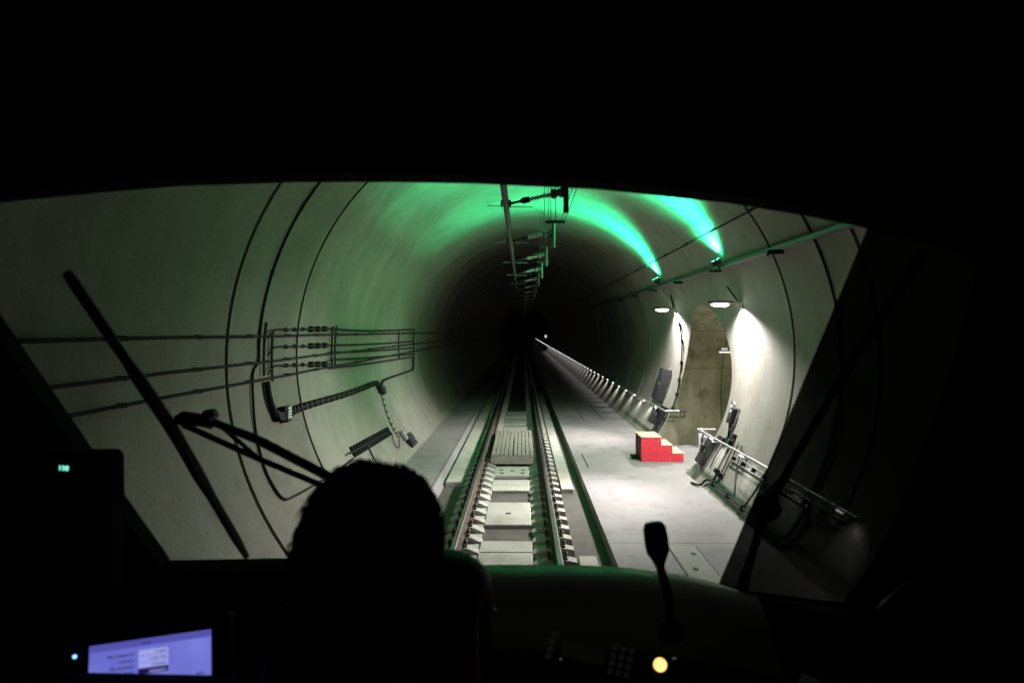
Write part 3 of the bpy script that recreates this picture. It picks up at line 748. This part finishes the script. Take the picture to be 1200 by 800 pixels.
# bundle of conduits at the passage edge
t = thing('conduit_bundle', wallp(845, 545), 'bundle of thin conduits fanning down the wall beside the junction box', 'conduits')
for i, pts in enumerate((((858, 513), (852, 528), (842, 548), (836, 562)), ((862, 515), (856, 530), (848, 548), (840, 565)), ((866, 518), (858, 536), (850, 552), (846, 562)), ((870, 522), (864, 545), (862, 560), (861, 580)), ((852, 512), (846, 522), (838, 535), (832, 548)))):
    MB().tube(curve_pts([wallp(x, y, .03 + .008 * i) for x, y in pts], 4), .014, 6).build('conduit', M['darkmetal'], t)
for x, y in ((842, 553), (846, 558), (850, 516), (857, 519), (862, 512), (846, 514)):
    wbox(t, 'junction', x, y, .16, .10, .09, 'boxgrey')
t = thing('foot_pipe', wallp(850, 583, .04), 'dark pipe running along the foot of the near right wall', 'pipe')
pts = [atZ(810, 565, WZ + .03), atZ(820, 568, WZ + .05)] + [wallp(x, y, .05) for x, y in ((826, 563), (832, 562), (838, 568), (855, 582), (872, 597), (890, 611), (912, 629), (922, 629), (935, 612), (945, 595))]
MB().tube(curve_pts(pts, 4), .025, 8).build('sheath', M['cable'], t)
mb = MB()
for x, y in ((838, 568), (855, 582), (872, 597), (890, 611)): mb.box(-.03, .03, -.05, .05, -.01, .09, wframe(wallp(x, y)))
mb.build('clamps', M['darkmetal'], t)
# clip rack under handrail
t = thing('cable_ladder', wallp(880, 545), 'narrow cable ladder with clips below the near handrail', 'cable ladder')
a = wallp(856, 535, .06); th = wang(a); y1_ = a.y; y0_ = 9.6
for dth in (-.011, .011): MB().tube([wpos(th + dth, y1_, .06), wpos(th + dth, y0_, .06)], .012, 6).build('side_bar', M['trough'], t)
k = 0; y = y1_ - .15; rg = None
while y > y0_:
    F = wframe(wpos(th, y))
    mb = MB().box(-.02, .02, -.06, .06, -.01, .075, F, ch=.006)
    if rg is None: rg = mb.build('clip', M['darkmetal'], t); yr = y
    else: c = rg.copy(); COL.objects.link(c); c.location = (0, y - yr, 0)
    y -= .62
# small rod bracket
F = wframe(wallp(879, 530)); t = thing('wall_hook', F.translation, 'thin angled rod bracket on the near wall above the handrail', 'bracket')
MB().tube([F @ Vector((0, -.1, 0)), F @ Vector((0, .05, .3)), F @ Vector((.5, .08, .32))], .01, 6).build('rod', M['galv'], t)
MB().box(-.05, .05, -.05, .05, 0, .02, F @ Matrix.Translation((0, -.1, 0))).build('base', M['galv'], t)
# far handrail end hooks inside the passage
p = atY(792, 481.5, 21.2); t = thing('hook_rail', p, 'short hook rail on the far wall of the passage', 'hook rail')
MB().box(-.22, .3, -.02, .02, -.03, .01, Matrix.Translation(p)).build('bar', M['darkmetal'], t)
for k in range(3): MB().tube([p + Vector((.02 + .11 * k, -.02, -.03)), p + Vector((.02 + .11 * k, -.05, -.16)), p + Vector((.02 + .11 * k, -.09, -.13))], .01, 5).build('hook', M['darkmetal'], t)
MB().box(-.2, -.16, .0, .3, -.02, .0, Matrix.Translation(p)).build('bracket', M['darkmetal'], t)

# ================================================================== EQUIPMENT ON THE LEFT WALL
def wpoly(pp, off, k=4): return curve_pts([wallp(x, y, off) for x, y in pp], k)
t = thing('cable_rack', wallp(345, 405), 'rack of cable joints on the left wall with three rows of clamps', 'cable rack')
for x, y0, y1 in ((307, 377, 440), (316, 388, 447), (387, 382, 432), (391, 381, 431), (466, 388, 420), (484, 385, 417)):
    a, b = wallp(x, y0), wallp(x, y1); mb = MB(); n = 6
    ta, tb = wang(a), wang(b)
    if ta < 0: ta += 2 * math.pi
    if tb < 0: tb += 2 * math.pi
    ym = (a.y + b.y) / 2
    pts = [wpos(ta + (tb - ta) * i / n, ym, .05) for i in range(n + 1)]
    mb.tube(pts, .022, 4, smooth=False); mb.build('upright', M['darkmetal'], t)
for row, (ya, yb) in enumerate(((386, 385), (406, 404.5), (428, 426.5))):
    for x in (333, 343, 353, 362, 370, 378):
        f = (x - 333) / 45; y = ya + (yb - ya) * f
        big = x in (362, 370, 378)
        wbox(t, 'clamp', x, y, .08 if not big else .12, .11 if big else .07, .10 if big else .07, 'darkmetal', ch=.02)
    MB().tube(wpoly([(314, ya + 10), (319, ya + 3), (326, ya), (345, ya), (390, yb)], .07), .014, 6).build('cable', M['cable'], t)
ends = (386, 393, 400, 407.5, 414.5, 418)
sts = (385.5, 394, 404.5, 413, 421.5, 431)
for i, (a, b) in enumerate(zip(sts, ends)):
    m_ = (a + b) / 2 + (2.0 if i == 0 else .8)
    if i in (1,): continue
    lab = ['topmost', '', 'second', 'third', 'fourth', 'lowest'][i] + ' of the sagging dark cables between the left wall uprights'
    tt = MB().tube(wpoly([(388, a), (436, m_), (484, b)], .09), .023, 6).build('strung_cable', M['cable']); tag(tt, lab, 'cable')
t = thing('loom_tray', wallp(390, 465), 'dark bent cable tray carrying a loom across the left wall', 'cable tray')
pp = [(313, 447), (315, 462), (319, 476), (325, 488), (334, 486), (350, 478), (380, 469), (410, 460), (430, 452.5), (441, 449), (446, 458)]
pts = wpoly(pp, .06, 5); MB().tube(pts, .05, 8).build('loom', M['cable'], t)
mb = MB()
for p in pts[14:54]: mb.box(-.03, .03, -.065, .065, -.01, .122, wframe(p))
mb.build('ties', M['darkmetal'], t)
MB().tube(wpoly([(446, 458), (448, 448), (453, 444), (470, 438), (481, 434), (484, 432), (484.5, 418)], .05, 5), .034, 8).build('loom', M['cable'], t)
wbox(t, 'junction', 446, 458, .3, .22, .12, 'boxgrey')
wbox(t, 'junction', 329, 486, .2, .26, .13, 'darkmetal')
for k in range(4): wbox(t, 'gland', 329.5, 480 + 3.6 * k, .17, .035, .02, 'white', n0=.13, ch=0)
t = thing('drop_cable', wallp(455, 490, .03), 'thin clipped cable dropping down the left wall from the bent tray', 'cable')
pp = [(447, 462), (450, 475), (455, 490), (461, 503), (467, 512)]
MB().tube(wpoly(pp, .025), .011, 6).build('sheath', M['cable'], t)
for p in wpoly(pp, .0, 2)[1:]: MB().box(-.08, .08, -.015, .015, 0, .05, wframe(p)).build('clip', M['darkmetal'], t)
t = thing('terminal_strip', wallp(435, 518), 'spiky row of cable clamps low on the left wall above the head', 'clamp row')
a, b = (412, 530), (454, 506)
for k in range(15):
    f = k / 14; wbox(t, 'clamp', a[0] + (b[0] - a[0]) * f, a[1] + (b[1] - a[1]) * f, .035, .24, .08, 'darkmetal', ch=.01)
MB().tube(wpoly([(410, 531), (432, 519), (455, 506)], .1), .02, 6).build('bar', M['cable'], t)
t = thing('valve_box', wallp(478, 516), 'small dark drain valve unit at the foot of the left wall', 'valve')
wbox(t, 'body', 477, 515, .6, .26, .16, 'boxgrey', ch=.03); wbox(t, 'foot', 483, 521, .8, .12, .10, 'darkmetal', ch=.02)
wbox(t, 'flange', 471, 511.5, .2, .3, .13, 'boxlight', ch=.03)
MB().tube(wpoly([(454, 506), (459, 507), (461, 517), (465, 524), (468, 523), (468, 514)], .05), .012, 6).build('hose', M['cable'], t)
t = MB().tube(wpoly([(432, 521), (434, 528), (440, 540), (448, 552)], .03), .018, 6).build('drop_cable', M['cable']); tag(t, 'short dark cable falling from the clamp row behind the head', 'cable')

# ================================================================== TRAIN CAB
def wsY(px, t):
    """depth of the raked windscreen: t=0 at the header, 1 at the sill"""
    return 1.55 + .60 * t - .22 * ((px - 560) / 600.0) ** 2
TOP = [(-190, 246), (-60, 236), (0, 231), (100, 221), (200, 213), (340, 208.5), (460, 208.5), (560, 210.5), (700, 217), (860, 233.5), (960, 250), (1020, 262), (1100, 282), (1180, 306), (1300, 350)]
BOT = [(-190, 640), (-60, 648), (0, 652), (100, 655), (180, 656), (330, 653), (430, 657), (515, 661.5), (640, 661), (720, 663), (800, 673), (880, 692), (1000, 707), (1100, 722), (1300, 745)]
top = [atY(x, y, wsY(x, 0)) for x, y in TOP]; bot = [atY(x, y, wsY(x, 1)) for x, y in BOT]
cab = thing('train_cab', (0, 1.0, 1.2), 'dark train cab interior framing the wide windscreen', 'train cab')
NW = 8
def pane(i0, i1, t0, t1, off, nm, mat, th=.006):
    mb = MB(); vs = []; fs = []; n = i1 - i0 + 1
    for s in (0, th):
        for j in range(NW + 1):
            t = t0 + (t1 - t0) * j / NW
            for i in range(i0, i1 + 1):
                p = top[i].lerp(bot[i], t); vs.append(p + Vector((0, off + s, 0)))
    N1 = (NW + 1) * n
    for s in (0, 1):
        for j in range(NW):
            for i in range(n - 1):
                a = s * N1 + j * n + i; fs.append((a, a + 1, a + 1 + n, a + n))
    mb.add(vs, fs, True); return mb.build(nm, M[mat], cab)
pane(0, len(top) - 1, -.03, 1.03, .02, 'windscreen', 'glass')
# header and roof
mb = MB(); prof = []
vs = []; n = len(top)
rows = [lambda p: p + Vector((0, .05, .02)), lambda p: p + Vector((0, .045, .0)), lambda p: p + Vector((0, .02, -.004)), lambda p: p + Vector((0, -.03, .004)), lambda p: p + Vector((0, -.06, .03)),
        lambda p: Vector((p.x, p.y - .30, CAM.z + .50)), lambda p: Vector((p.x, p.y - .60, CAM.z + .62)), lambda p: Vector((p.x, p.y - .60, CAM.z + .68)), lambda p: Vector((p.x, p.y + .04, CAM.z + .55))]
for r in rows: vs += [r(p) for p in top]
fs = [((j % len(rows)) * n + i, (j % len(rows)) * n + i + 1, ((j + 1) % len(rows)) * n + i + 1, ((j + 1) % len(rows)) * n + i) for j in range(len(rows)) for i in range(n - 1)]
mb.add(vs, fs); mb.build('header', M['cab'], cab)
XL, XR = -1.62, 1.78
MB().box(XL, XR, -1.4, 1.0, CAM.z + .62, CAM.z + .70).build('roof', M['cab'], cab)
MB().box(XL - .06, XL, -1.4, 1.75, CAM.z - 1.95, CAM.z + .70).build('side_wall', M['cab'], cab)
MB().box(XR, XR + .06, -1.4, 1.75, CAM.z - 1.95, CAM.z + .70).build('side_wall', M['cab'], cab)
MB().box(XL - .06, XR + .06, -1.46, -1.4, CAM.z - 1.95, CAM.z + .70).build('rear_wall', M['cab'], cab)
MB().box(XL - .06, XR + .06, -1.46, 2.1, CAM.z - 2.01, CAM.z - 1.95).build('cab_floor', M['cab'], cab)
MB().box(XL, XR, 2.22, 2.28, CAM.z - 1.95, CAM.z - .96).build('nose_wall', M['cab'], cab)
# pillars
def plate(pxs, Y0fun, thick, nm, mat, parent=cab):
    pts = [atY(x, y, Y0fun(x, y)) for x, y in pxs]; return MB().slab(pts, (0, thick, 0)).build(nm, M[mat], parent)
lp = lambda x, y: 1.50 + .40 * (y - 240) / 420
plate([(-112, 238), (-2, 396), (90, 528), (186, 662), (186, 760), (-330, 760), (-330, 225)], lp, .06, 'pillar', 'cab')
plate([(1003, 711), (1036, 664), (1064, 618), (1110, 500), (1150, 380), (1172, 290), (1420, 330), (1420, 790), (1003, 790)], lambda x, y: 1.46 + .40 * (y - 240) / 420, .06, 'pillar', 'cab')
plate([(1021, 258), (1019, 264), (843, 684), (880, 697), (1004, 714), (1040, 666), (1068, 618), (1116, 500), (1156, 380), (1180, 285), (1100, 270)], lambda x, y: 1.48 + .40 * (y - 240) / 420, .005, 'smoked_side_pane', 'tint')
# cowl and desk
def desk_strip(prof, nm, mat, i0=0, i1=None):
    """prof: (dy, dz) offsets from the windscreen sill, row by row"""
    seg = [p for x_, p in zip([c_[0] for c_ in FINE], BOTF) if i0 <= x_ <= (i1 if i1 is not None else 9999)]
    mb = MB(); vs = []; n = len(seg)
    for dy, dz in prof: vs += [p + Vector((0, dy, dz)) for p in seg]
    fs = [(j * n + i, j * n + i + 1, (j + 1) * n + i + 1, (j + 1) * n + i) for j in range(len(prof) - 1) for i in range(n - 1)]
    mb.add(vs, fs, True); return mb.build(nm, M[mat], cab, fix=False)
FINE = []
for (xa, ya), (xb_, yb_) in zip(BOT[:-1], BOT[1:]):
    k_ = max(1, round((xb_ - xa) / 10)); FINE += [(xa + (xb_ - xa) * j / k_, ya + (yb_ - ya) * j / k_) for j in range(k_)]
FINE = [(round(x_), y_) for x_, y_ in FINE] + [BOT[-1]]
BOTF = [atY(x_, y_, wsY(x_, 1)) for x_, y_ in FINE]
CW = [(.03, -.05), (.012, -.006), (0, 0), (-.05, -.001), (-.09, -.005), (-.12, -.014), (-.15, -.030), (-.18, -.055), (-.22, -.085), (-.30, -.12), (-.34, -.18)]
desk_strip(CW, 'cowl', 'dash', 510, 882)  # pale stretch of the cowl, brightness of the lit part put into the colour
desk_strip([(a_, b_ - .001) for a_, b_ in CW], 'cowl_shaded_left', 'cab', -200, 515)  # same cowl, coloured black where no green light falls
desk_strip([(a_, b_ - .001) for a_, b_ in CW], 'cowl_shaded_right', 'cab', 878, 1300)  # unlit right end of the cowl, its shade put into the colour
desk_strip([(-.338, -.10), (-.36, -.09), (-.40, -.095), (-.52, -.14), (-.62, -.20), (-.85, -.23), (-.88, -.26), (-.88, -.40)], 'control_desk', 'cab')
def deskM(px, py, Y, tilt=50):
    p = atY(px, py, Y); return Matrix.Translation(p) @ Matrix.Rotation(R_(tilt), 4, 'X')
# pressure gauge
D = deskM(560, 736, 1.58); g = MB().lathe([(.034, -.02), (.034, .006), (.030, .008), (.029, .004)], 20, D).build('gauge', M['cab'], cab)
MB().box(-.022, .004, -.0012, .0012, .0085, .0095, D @ Matrix.Rotation(R_(35), 4, 'Z')).build('needle', M['needle'], g)
mb = MB()
for k in range(9):
    a = R_(-30 + k * 30); mb.box(.021, .026, -.0006, .0006, .0082, .009, D @ Matrix.Rotation(a, 4, 'Z'))
mb.build('dial_marks', M['keyglow'], g)
# key column, display, keypad
for k in range(4):
    D = deskM(650 - 2.6 * k, 742 + 8.6 * k, 1.57); MB().box(-.006, .006, -.004, .004, -.01, .006, D, ch=.0015).build('key', M['keyglow'], cab)
D = deskM(683, 764, 1.56) @ Matrix.Rotation(R_(-12), 4, 'Z'); MB().box(-.046, .046, -.014, .014, -.01, .004, D, ch=.002).build('small_display', M['lcd'], cab)
for r in range(4):
    for c in range(3):
        D = deskM(721 + 9.5 * c - 2.0 * r, 757.5 + 2.2 * c + 9.4 * r, 1.56); MB().box(-.0055, .0055, -.0042, .0042, -.01, .006, D, ch=.0015).build('key', M['keyglow'], cab)
D = deskM(773, 779.5, 1.55); b_ = MB().lathe([(.019, -.02), (.019, .002), (.0165, .004)], 20, D).build('button_collar', M['cab'], cab)
MB().lathe([(.0135, .0), (.0135, .010), (.0115, .014), (.007, .016)], 20, D).build('button', M['orange'], b_)
MB().box(-.004, .004, -.001, .001, 0, .002, deskM(790, 771, 1.55)).build('key_slot', M['needle'], cab)
MB().box(-.002, .002, -.0015, .0015, 0, .002, deskM(657, 772, 1.55)).build('status_led', M['needle'], cab)
# wipers, outside the glass
wl = Vector((0, .06, 0))
def P(px, py, t=None, o=.07):
    # point just outside the glass
    best = min(range(len(TOP)), key=lambda i: abs(TOP[i][0] - px)); ty = TOP[best][1]; by = BOT[best][1]
    t = (py - ty) / (by - ty); return atY(px, py, wsY(px, t) + o)
w = thing('wiper', P(218, 497), 'long black wiper leaning left across the windscreen with a twin rod arm', 'wiper', 'windscreen wipers')
mb = MB(); a = P(79, 320); b = P(289, 652); mid = P(200, 500)
MB().tube(curve_pts([a, P(110, 366), P(150, 425), mid, P(235, 560), b], 4), [.010] + [.013] * 8 + [.017] * 8 + [.013] * 3 + [.009], 8).build('blade', M['rubber'], w)
MB().tube([P(205, 492, o=.095), P(214, 490, o=.10), P(235, 492, o=.10), P(250, 498, o=.10)], [.010, .020, .018, .012], 8).build('pivot_joint', M['rubber'], w)
MB().lathe([(.016, -.02), (.016, .02), (.008, .026)], 10, Matrix.Translation(P(246, 486, o=.10)) @ Matrix.Rotation(R_(90), 4, 'X')).build('knuckle', M['rubber'], w)
MB().tube([P(238, 490, o=.11), P(300, 514, o=.11), P(400, 566, o=.11), P(460, 602, o=.11), P(500, 640, o=.10)], [.010, .013, .014, .014, .016], 8).build('arm', M['rubber'], w)
MB().tube([P(214, 497, o=.11), P(300, 536, o=.11), P(390, 574, o=.11), P(440, 604, o=.11), P(480, 648, o=.10)], .0085, 8).build('arm', M['rubber'], w)
MB().tube([P(255, 496, o=.12), P(300, 534, o=.12)], .006, 6).build('link', M['rubber'], w)
w = thing('wiper', P(898, 594), 'black wiper on the right of the windscreen seen through the smoked pane', 'wiper', 'windscreen wipers')
MB().tube(curve_pts([P(1082, 298), P(1040, 360), P(985, 445), P(935, 530), P(904, 585)], 4), [.007] + [.010] * 14 + [.012, .012], 8).build('blade', M['rubber'], w)
MB().lathe([(.030, -.03), (.036, -.01), (.036, .02), (.022, .035)], 12, Matrix.Translation(P(898, 594)) @ Matrix.Rotation(R_(90), 4, 'X')).build('pivot_joint', M['rubber'], w)
MB().tube([P(897, 600), P(884, 640), P(874, 672), P(868, 694)], [.014, .011, .014, .02], 8).build('arm', M['rubber'], w)

# headlamps of the train, dipped
for hx_ in (-.75, .75):
    hp = Vector((hx_, 2.9, 1.15))
    hl_ = MB().lathe([(.09, -.1), (.10, 0), (.085, .02)], 14, Matrix.Translation(hp) @ Matrix.Rotation(R_(-90), 4, 'X')).build('headlight', M['lamp'], cab)
    spot('headlight_beam', hp + Vector((0, .06, 0)), hp + Vector((0, 40, 1.5)), 700, (1, .98, .95), 13, 1.0, .05, cab)
# console display at lower left
c = [atY(105, 757, 1.36), atY(247, 737, 1.36)]
ux = (c[1] - c[0]).normalized(); vw = (CAM - c[0]).normalized(); uz = (vw - ux * vw.dot(ux)).normalized(); uy = uz.cross(ux)
wd, hg = (c[1] - c[0]).length, .150
O = c[0]; SM = Matrix(((ux.x, uy.x, uz.x, O.x), (ux.y, uy.y, uz.y, O.y), (ux.z, uy.z, uz.z, O.z), (0, 0, 0, 1)))
t = thing('display_monitor', O, 'lit violet console display at lower left showing a short list', 'monitor')
hs = MB().box(-.03, wd + .03, -hg - .03, .03, -.05, -.001, SM, ch=.008).build('housing', M['cab'], t)
scn = MB().box(0, wd, -hg, 0, -.0008, .0, SM).build('screen', M['screen'], t)
MB().box(0, wd, -.012, -.0005, .0004, .0008, SM).build('title_bar', M['screenbar'], scn)
hh = .0098
for k in range(4):
    y = -.019 - k * .0106
    MB().box(.094, .150, y - .0094, y, .0004, .0009, SM).build('field', M['field'] if k < 3 else M['inkdark'], scn)
for k, (s, v) in enumerate((('Max hastighet kl', '0. kjørt'), ('Ladetekst', '1 nedr. 1km'), ('Akt. kilometer', '0 utkoblet'), ('Sp.m.', 'avgangsspor'))):
    y = -.0262 - k * .0106
    text('caption', s, .0078, M['ink'], SM @ Matrix.Translation((.086, y, .001)), scn)
    text('value', v, .0066, M['ink'] if k < 3 else M['field'], SM @ Matrix.Translation((.147, y, .0013)), scn)
text('caption', 'km/t', .0078, M['ink'], SM @ Matrix.Translation((wd - .012, -.074, .001)), scn)
text('caption', 'Togdata', .006, M['ink'], SM @ Matrix.Translation((.108, -.0085, .0012)), scn, 'CENTER')
pq = [atY(60, 796, 1.27), atY(300, 801, 1.27)]
MB().slab([pq[0], pq[1], pq[1] + Vector((0, -.02, -.12)), pq[0] + Vector((0, -.02, -.12))], (0, .03, 0)).build('front_lip', M['cab'], t)
MB().lathe([(.0032, 0), (.0032, .003), (.002, .004)], 10, deskM(88, 769, 1.34, 60)).build('status_light', M['blue'], t)
# left pillar monitor
p = atY(76, 590, 1.62); t = thing('clock_box', p, 'black box on the left pillar showing small cyan digits', 'display box')
a_, b_ = atY(22, 531, 1.62), atY(126, 531, 1.62); z0 = atY(76, 700, 1.62).z
MB().box(a_.x, b_.x, 1.62, 1.70, z0, a_.z, ch=.012).build('housing', M['cab'], t)
q = atY(74, 551, 1.618)
text('digits', '108', .016, M['cyan'], Matrix.Translation(q) @ Matrix.Rotation(R_(4), 4, 'Y') @ Matrix.Rotation(R_(90), 4, 'X'), t, 'CENTER')
# microphone
t = thing('gooseneck_microphone', atY(786, 722, 1.52), 'black gooseneck microphone standing up from the desk before the walkway', 'microphone')
a = atY(766, 612, 1.52); b = atY(772, 652, 1.52); ax = (a - b); Lm = ax.length
Mx = Matrix.Translation(b) @ ax.to_track_quat('Z', 'Y').to_matrix().to_4x4()
MB().lathe([(.012, -.012), (.018, 0), (.0235, .01), (.0245, Lm * .5), (.0235, Lm * .85), (.019, Lm * .97), (.010, Lm)], 18, Mx).build('capsule', M['rubber'], t)
MB().tube(curve_pts([b + Vector((0, 0, -.005)), atY(775, 668, 1.52), atY(780, 686, 1.52), atY(784, 705, 1.52), atY(786, 740, 1.52)], 4), [.011] * 3 + [.009] * 14, 10).build('stem', M['rubber'], t)
MB().lathe([(.028, -.02), (.026, .006), (.012, .012)], 14, Matrix.Translation(atY(786, 735, 1.52))).build('base', M['cab'], t)
# paper corner on the desk
pt = [atY(939, 789, 1.38), atY(968, 801, 1.33), atY(955, 850, 1.25), atY(925, 838, 1.28)]
t = MB().slab(pt, (0, 0, .002)).build('paper_sheet', M['paper']); tag(t, 'corner of a white paper sheet on the desk at lower right', 'paper')
# glinting coat hook things by the right pillar
t = thing('grab_handle', atY(1070, 684, 1.42), 'dim metal grab handle on the right pillar above the desk', 'handle')
MB().tube(curve_pts([atY(1028, 716, 1.40), atY(1040, 704, 1.34), atY(1068, 682, 1.34), atY(1082, 676, 1.40)], 4), .006, 6).build('bar', M['galv'], t)
for x, y in ((1028, 716), (1082, 676)): MB().lathe([(.012, 0), (.012, .06)], 8, Matrix.Translation(atY(x, y, 1.40)) @ Matrix.Rotation(R_(-90), 4, 'X')).build('mount', M['cab'], t)

# ================================================================== DRIVER
drv = thing('person', atY(430, 800, 1.0), 'person in a dark jacket with bushy hair sitting at the controls, seen from behind', 'person')
HC = atY(432, 659, .98)
seat_z = HC.z - .60
def skin(name, verts, edges, radii, mat, parent, sub=2):
    me = bpy.data.meshes.new(name); me.from_pydata([tuple(v) for v in verts], edges, [])
    o = bpy.data.objects.new(name, me); COL.objects.link(o); me.materials.append(M[mat])
    m = o.modifiers.new('skin', 'SKIN'); m.use_smooth_shade = True
    for i, sv in enumerate(me.skin_vertices[0].data):
        r = radii[i]; sv.radius = r if isinstance(r, tuple) else (r, r); sv.use_root = (i == 0)
    s = o.modifiers.new('sub', 'SUBSURF'); s.levels = sub; s.render_levels = sub
    o.parent = parent; o.matrix_parent_inverse = Matrix.Translation(-parent.location); return o
x, y, z = HC
SHR = atY(543, 665, 1.16); SHL = atY(366, 700, 1.05)
nb = Vector((x + .0, y + .05, z - .15))
V = [(x, y + .04, seat_z + .06), (x, y + .02, seat_z + .26), (x, y + .05, z - .26), tuple(nb), (x, y + .02, z - .08), (x, y, z),
     tuple(Vector((x + .065, y + .14, z - .10))), tuple(SHR), tuple(SHR + Vector((.0, .10, -.16))), tuple(SHR + Vector((.0, .28, -.22))), tuple(SHR + Vector((0, .38, -.25))),
     tuple(Vector((x - .11, y + .07, z - .19))), tuple(SHL), tuple(SHL + Vector((-.05, .06, -.24))), tuple(SHL + Vector((.0, .30, -.26))), tuple(SHL + Vector((.02, .38, -.26))),
     (x + .09, y + .06, seat_z + .04), (x + .11, y + .48, seat_z + .06), (x + .11, y + .54, seat_z - .36),
     (x - .09, y + .06, seat_z + .04), (x - .13, y + .48, seat_z + .06), (x - .13, y + .54, seat_z - .36)]
E = [(0, 1), (1, 2), (2, 3), (3, 4), (4, 5), (2, 6), (6, 7), (7, 8), (8, 9), (9, 10), (2, 11), (11, 12), (12, 13), (13, 14), (14, 15), (0, 16), (16, 17), (17, 18), (0, 19), (19, 20), (20, 21)]
Rr = [(.17, .12), (.165, .12), (.15, .11), (.07, .07), (.055, .06), (.06, .07), (.09, .08), (.056, .056), (.048, .046), (.038, .036), (.026, .022), (.07, .07), (.055, .055), (.048, .046), (.038, .036), (.026, .022), (.09, .085), (.075, .07), (.05, .05), (.09, .085), (.075, .07), (.05, .05)]
body = skin('body', V, E, Rr, 'jacket', drv)
# head: skull, jaw, nose, ears in one mesh facing forward (+Y)
bm = bmesh.new(); bmesh.ops.create_uvsphere(bm, u_segments=28, v_segments=20, radius=1)
for v in bm.verts:
    a = v.co.copy(); X, Yy, Z = a.x * .069, a.y * .094, a.z * .122
    if a.z < 0: X *= 1 + .25 * a.z; Yy = Yy * (1 + .12 * a.z) + (.016 * -a.z if a.y > 0 else 0)
    if a.y > .86 and -.45 < a.z < .1: Yy += .028 * max(0, 1 - abs(a.x) * 4)      # nose
    if a.y > .7 and .05 < a.z < .3: Yy -= .008 * (abs(a.x) > .25)                 # eye sockets
    if abs(a.x) > .955 and abs(a.z) < .3: X += math.copysign(.016, X); Yy -= .006  # ears
    v.co = Vector((X, Yy, Z))
me = bpy.data.meshes.new('head'); bm.to_mesh(me); bm.free(); me.materials.append(M['skin'])
for p_ in me.polygons: p_.use_smooth = True
hd = bpy.data.objects.new('head', me); COL.objects.link(hd); hd.parent = drv; hd.matrix_parent_inverse = Matrix.Translation(-drv.location); hd.location = HC; hd.rotation_euler = (R_(-8), R_(3), R_(-12))
# hair: many short tapering locks over skull and nape
rnd = random.Random(3); mb = MB()
bmv = []; 
def scalp(u, v):  # direction
    return Vector((math.cos(v) * math.sin(u), math.cos(v) * math.cos(u), math.sin(v)))
cap_v = []
for i in range(22000):
    d = Vector((rnd.gauss(0, 1), rnd.gauss(0, 1), rnd.gauss(0, 1))).normalized()
    if d.z < -.62 or (d.y > .45 and d.z < .35): continue
    base = Vector((d.x * .076, d.y * .102, d.z * .114 + .004))
    tang = (Vector((0, -.3, -1)) - d * Vector((0, -.3, -1)).dot(d)).normalized()
    side = d.cross(tang).normalized(); L = rnd.uniform(.015, .042); w_ = rnd.uniform(.0004, .0009)
    lift = d * (L * rnd.uniform(.0, .42) * rnd.random()) + side * rnd.uniform(-.010, .010)
    mid_ = base + tang * L * .5 + d * .009 + lift * .7; tip = base + tang * L + lift + d * .003
    mb.add([base - side * w_, base + side * w_, mid_ + side * w_, mid_ - side * w_, tip, base + d * .004, mid_ + d * .004], [(0, 3, 6, 5), (5, 6, 2, 1), (3, 4, 6), (6, 4, 2), (0, 1, 2, 3), (3, 2, 4)])
hair = mb.build('hair', M['hair'], hd, fix=False); hair['kind'] = 'stuff'
bm = bmesh.new(); bmesh.ops.create_uvsphere(bm, u_segments=24, v_segments=16, radius=1)
for v in bm.verts:
    a = v.co; v.co = Vector((a.x * .077, a.y * .103 - .002, a.z * .116 + .004)) * (1 if not (a.y > .45 and a.z < .35) else .85)
bmesh.ops.delete(bm, geom=[v for v in bm.verts if v.co.z < -.085], context='VERTS')
me = bpy.data.meshes.new('hair_cap'); bm.to_mesh(me); bm.free(); me.materials.append(M['hair'])
for p_ in me.polygons: p_.use_smooth = True
hc = bpy.data.objects.new('hair_cap', me); COL.objects.link(hc); hc.parent = hd
# hands on the desk edge: palm, four fingers and a thumb each
for sgn, wr in ((1, SHR + Vector((0, .38, -.25))), (-1, SHL + Vector((.02, .38, -.26)))):
    Vh = [tuple(wr), tuple(wr + Vector((0, .05, .0)))]; Eh = [(0, 1)]; Rh = [.024, (.034, .014)]
    for f in range(4):
        o_ = Vector(((f - 1.5) * .019, .085, .003)); l_ = (.036, .041, .039, .030)[f]
        k = len(Vh); Vh += [tuple(wr + o_), tuple(wr + o_ + Vector((0, l_, -.006))), tuple(wr + o_ + Vector((0, l_ * 1.6, -.026)))]
        Eh += [(1, k), (k, k + 1), (k + 1, k + 2)]; Rh += [.0095, .0085, .007]
    k = len(Vh); Vh += [tuple(wr + Vector((-sgn * .034, .04, -.004))), tuple(wr + Vector((-sgn * .05, .07, -.012))), tuple(wr + Vector((-sgn * .052, .093, -.02)))]
    Eh += [(1, k), (k, k + 1), (k + 1, k + 2)]; Rh += [.012, .0095, .008]
    skin('hand', Vh, Eh, Rh, 'skin', drv, 1)
# driver's seat
t = thing('driver_seat', (x, y - .1, CAM.z - 1.95), 'black driver seat behind the desk under the seated person', 'seat')
MB().box(x - .25, x + .25, y - .12, y + .42, seat_z - .14, seat_z - .05, ch=.03).build('seat_cushion', M['seat'], t)
MB().box(x - .23, x + .23, y - .21, y - .11, seat_z - .04, seat_z + .34, ch=.04).build('backrest', M['seat'], t)
MB().lathe([(.20, CAM.z - 1.95), (.20, CAM.z - 1.91), (.06, CAM.z - 1.89), (.06, seat_z - .141)], 16, Matrix.Translation((x, y + .12, 0))).build('pedestal', M['cab'], t)
